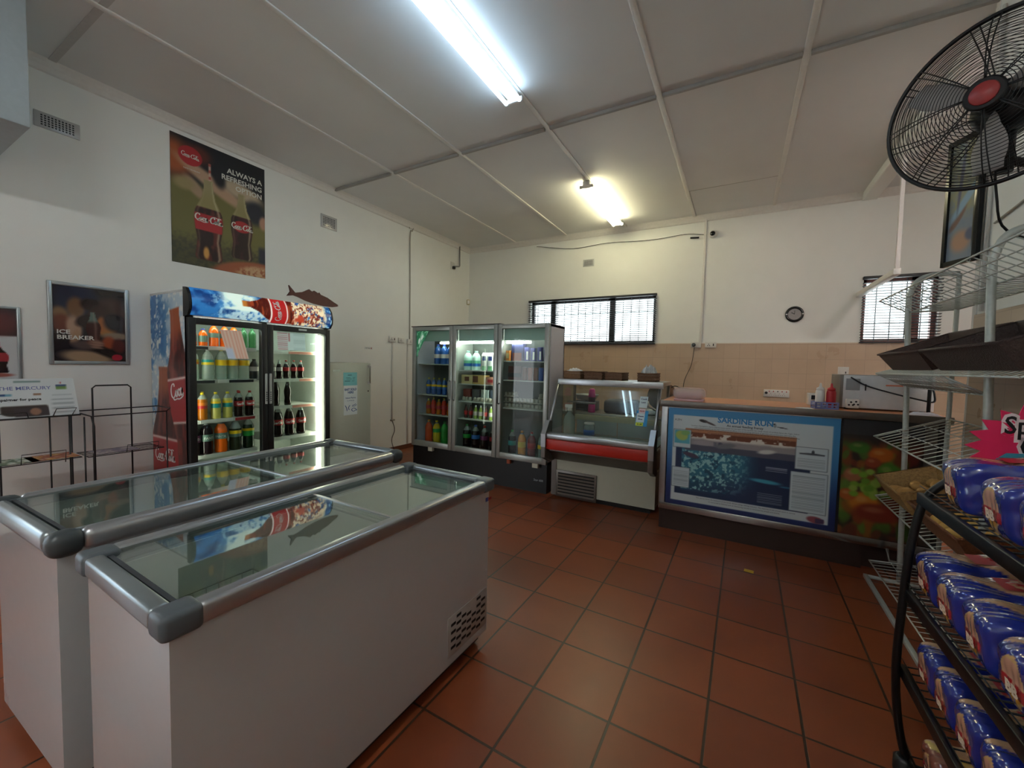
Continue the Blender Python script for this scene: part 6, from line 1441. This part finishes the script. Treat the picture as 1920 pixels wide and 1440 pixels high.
# ------------------------------------------------------------------ big wall fan
fan = thing('wall_fan', 'large black caged wall fan with a red centre badge', 'fan', (.86, 2.44, 2.57))
fa, fe = math.radians(-123.4), math.radians(-3.3)
nrm = Vector((cos(fa)*cos(fe), sin(fa)*cos(fe), sin(fe))); rt = Vector((0, 0, 1)).cross(nrm).normalized(); upv = nrm.cross(rt)
FT = Matrix(((rt.x, upv.x, nrm.x, 0), (rt.y, upv.y, nrm.y, 0), (rt.z, upv.z, nrm.z, 0), (0, 0, 0, 1)))
fb = M('fan_black', '141417', .4, .2); RF = .33
def ring(b, r, z, w, seg=56, s=5): b.tube([(r*cos(2*pi*k/seg), r*sin(2*pi*k/seg), z) for k in range(seg)], w, fb, s, closed=True)
dome_f = lambda r, d: d*(1-(r/RF)**2.6)
for nm, d, n_, r0 in (('front_cage', .105, 23, .06), ('rear_cage', -.095, 21, .06)):
    b = MB(); b.T = FT
    for i in range(n_):
        r = r0+(RF-r0)*i/(n_-1); ring(b, r, dome_f(r, d), .0015, 56, 4)
    for k in range(8):
        for dd in (-.035, .035):
            a = 2*pi*k/8+dd*(1 if d > 0 else 1.2)+(.2 if d < 0 else 0); b.tube([(r*cos(a), r*sin(a), dome_f(r, d)+(.002 if d > 0 else -.002)) for r in np.linspace(r0, RF, 9)], .0026, fb, 5)
    b.build(nm, fan)
b = MB(); b.T = FT; ring(b, RF+.003, 0, .009, 64, 8); b.build('rim_band', fan)
b = MB(); b.T = FT; b.lathe([(.062, .10), (.062, .106), (.055, .112)], fb, 24); b.build('centre_cap', fan)
b = MB(); b.T = FT; b.lathe([(.044, .112), (.04, .118), (.001, .12)], M('badge_red', '9a3434', .4, noise=.1), 24); bd = b.build('badge', fan)
for k in range(3):
    b = MB(); b.T = FT @ Matrix.Rotation(2*pi*k/3+.5, 4, 'Z'); N = 8; vs = []
    for i in range(N+1):
        r = .05+.235*i/N; wv = .35+.28*sin(pi*min(1, i/N*1.1)); row_ = []
        for j in range(5):
            a = (j/4-.5)*wv*(1.25 if i < 2 else 1); row_.append(b._v((r*cos(a), r*sin(a), .02*(j/4-.5)*2.2)))
        vs.append(row_)
    fs = [b.bm.faces.new((vs[i][j], vs[i+1][j], vs[i+1][j+1], vs[i][j+1])) for i in range(N) for j in range(4)]
    b._fin(fs, M('blade_grey', '9c9896', .5, .0), True); o = b.build('blade', fan); sm_ = o.modifiers.new('thick', 'SOLIDIFY'); sm_.thickness = .002
b = MB(); b.T = FT; b.lathe([(.045, -.03), (.05, .02), (.03, .035)], fb, 20); b.build('hub', fan)
b = MB(); b.T = FT; b.lathe([(.06, -.26), (.09, -.24), (.1, -.12), (.09, -.09), (.03, -.06)], fb, 24); b.build('motor', fan)
mp = FT @ Vector((0, 0, -.17)); wp = Vector((XR-.86-.005, mp.y+.02, mp.z-.28))
b = MB(); b.tube([mp+Vector((0, 0, -.05)), mp+Vector((.0, 0, -.26))], .032, fb, 12); b.tube([mp+Vector((0, 0, .07)), mp+Vector((0, 0, .13))], .014, fb, 8); b.build('neck', fan)
b = MB(); b.tube([mp+Vector((0, 0, -.2)), mp+Vector((.06, .02, -.22)), wp], .018, fb, 10); b.box((wp.x-.02, wp.y-.06, wp.z-.1), (wp.x, wp.y+.06, wp.z+.1), fb, r=.004); b.build('wall_arm', fan)
b = MB(); b.tube([tuple(p) for p in catmull([mp+Vector((-.03, 0, -.1)), mp+Vector((-.02, -.02, -.35)), mp+Vector((.05, .05, -.5)), mp+Vector((XR-.86-mp.x-.01, .2, -.56))], 5)], .005, fb, 6); b.build('power_cord', fan)

# ------------------------------------------------------------------ hanging picture by the wall end
pc = thing('framed_picture', 'narrow black-framed yellow and blue picture hanging below the fan', 'picture', (1.139, 3.767, 2.15))
dv = Vector((.093, -.2, 0)); PWd = dv.length; dv.normalize(); HT = frameT((0, 0, 0), dv, (0, 0, 1)); PHt = .80
b = MB(); b.T = HT
b.box((0, 0, -.02), (.02, PHt, .0), blackg_m).box((PWd-.03, 0, -.02), (PWd, PHt, .004), blackg_m, r=.002).box((0, 0, -.02), (PWd, .03, 0), blackg_m).box((0, PHt-.03, -.02), (PWd, PHt, 0), blackg_m).box((.0, .0, -.025), (PWd, PHt, -.018), blackg_m); b.build('frame', pc)
def artfn(u, v):
    n = vnoise(u, v*3, 3, 3, 71); n2 = vnoise(u, v*3, 6, 6, 72); img = C3('8f9aa5')*np.ones(u.shape+(3,)); img = over(img, sm(v, .3, .6)*.7, 'a3a078'); img = over(img, sm(n, .4, .8)*sm(v, .3, .5)*.7, 'aca472'); img = over(img, sm(n2, .5, .85)*.7, '8796a6'); img = over(img, ell(u, v, .35, .36, .3, .05, .3, .3), '8a6f62'); img = over(img, ell(u, v, .6, .5, .6, .05, .4, .3), '9ab8cc')
    img = over(img, ell(u, v, .5, .16, .35, .09, .4), 'c09a80'); img = over(img, ell(u, v, .85, .2, .2, .05, .3), '6f7388'); img = over(img, ell(u, v, .4, .7, .06, .3, .4, -.3), '6a6a80'); return img
grid_print('print', PWd-.046, PHt-.05, 30, 90, artfn, frameT(HT @ Vector((.018, .028, -.015)), dv, (0, 0, 1)), printed('print_matt', .7), pc)
# fittings on the tiled side wall
cable('cable', [(XR-.01, 3.45, 2.33), (XR-.01, 3.2, 2.36), (XR-.01, 2.95, 2.39)], .006, beigec, 'grey surface cable on the wall behind the fan')
b = MB().box((XR-.04, 2.85, 2.36), (XR, 2.95, 2.48), socket_m, r=.006).box((XR-.07, 2.80, 2.40), (XR-.04, 2.93, 2.412), ink_m); tag(b.build('junction_box'), 'small white junction box with black lead beside the fan', 'junction box')
cable('conduit', [(XR-.012, 3.52, 1.83), (XR-.012, 3.52, 3.6)], .01, strip_m, 'white conduit running up the edge of the inner wall', 'conduit', smooth=False)
# yellow slip on the floor, ground and an added wall outside the unseen doorway
sp = MB(); sp.T = Matrix.Translation((.127, 3.318, .0015)) @ Matrix.Rotation(-.1, 4, 'Z'); sp.box((-.03, -.022, -.0005), (.03, .022, .0005), M('slip_yellow', 'c9a02a', .6)); sp = tag(sp.build('paper_slip'), 'small yellow slip of paper lying on the floor tiles', 'paper slip')
struct(MB().box((-9, -6, -.2), (-5.02, 4, -.05), M('concrete_outside', '8f8c86', .9, nscale=3, noise=.1)).build('ground')).data
struct(MB().box((-8.2, -6, -.05), (-8.0, 4, 2.6), M('added_wall_bluish', 'b4c4d0', .8, nscale=2)).build('wall_outside_added'))  # unseen wall added to dim and tint the daylight at the doorway
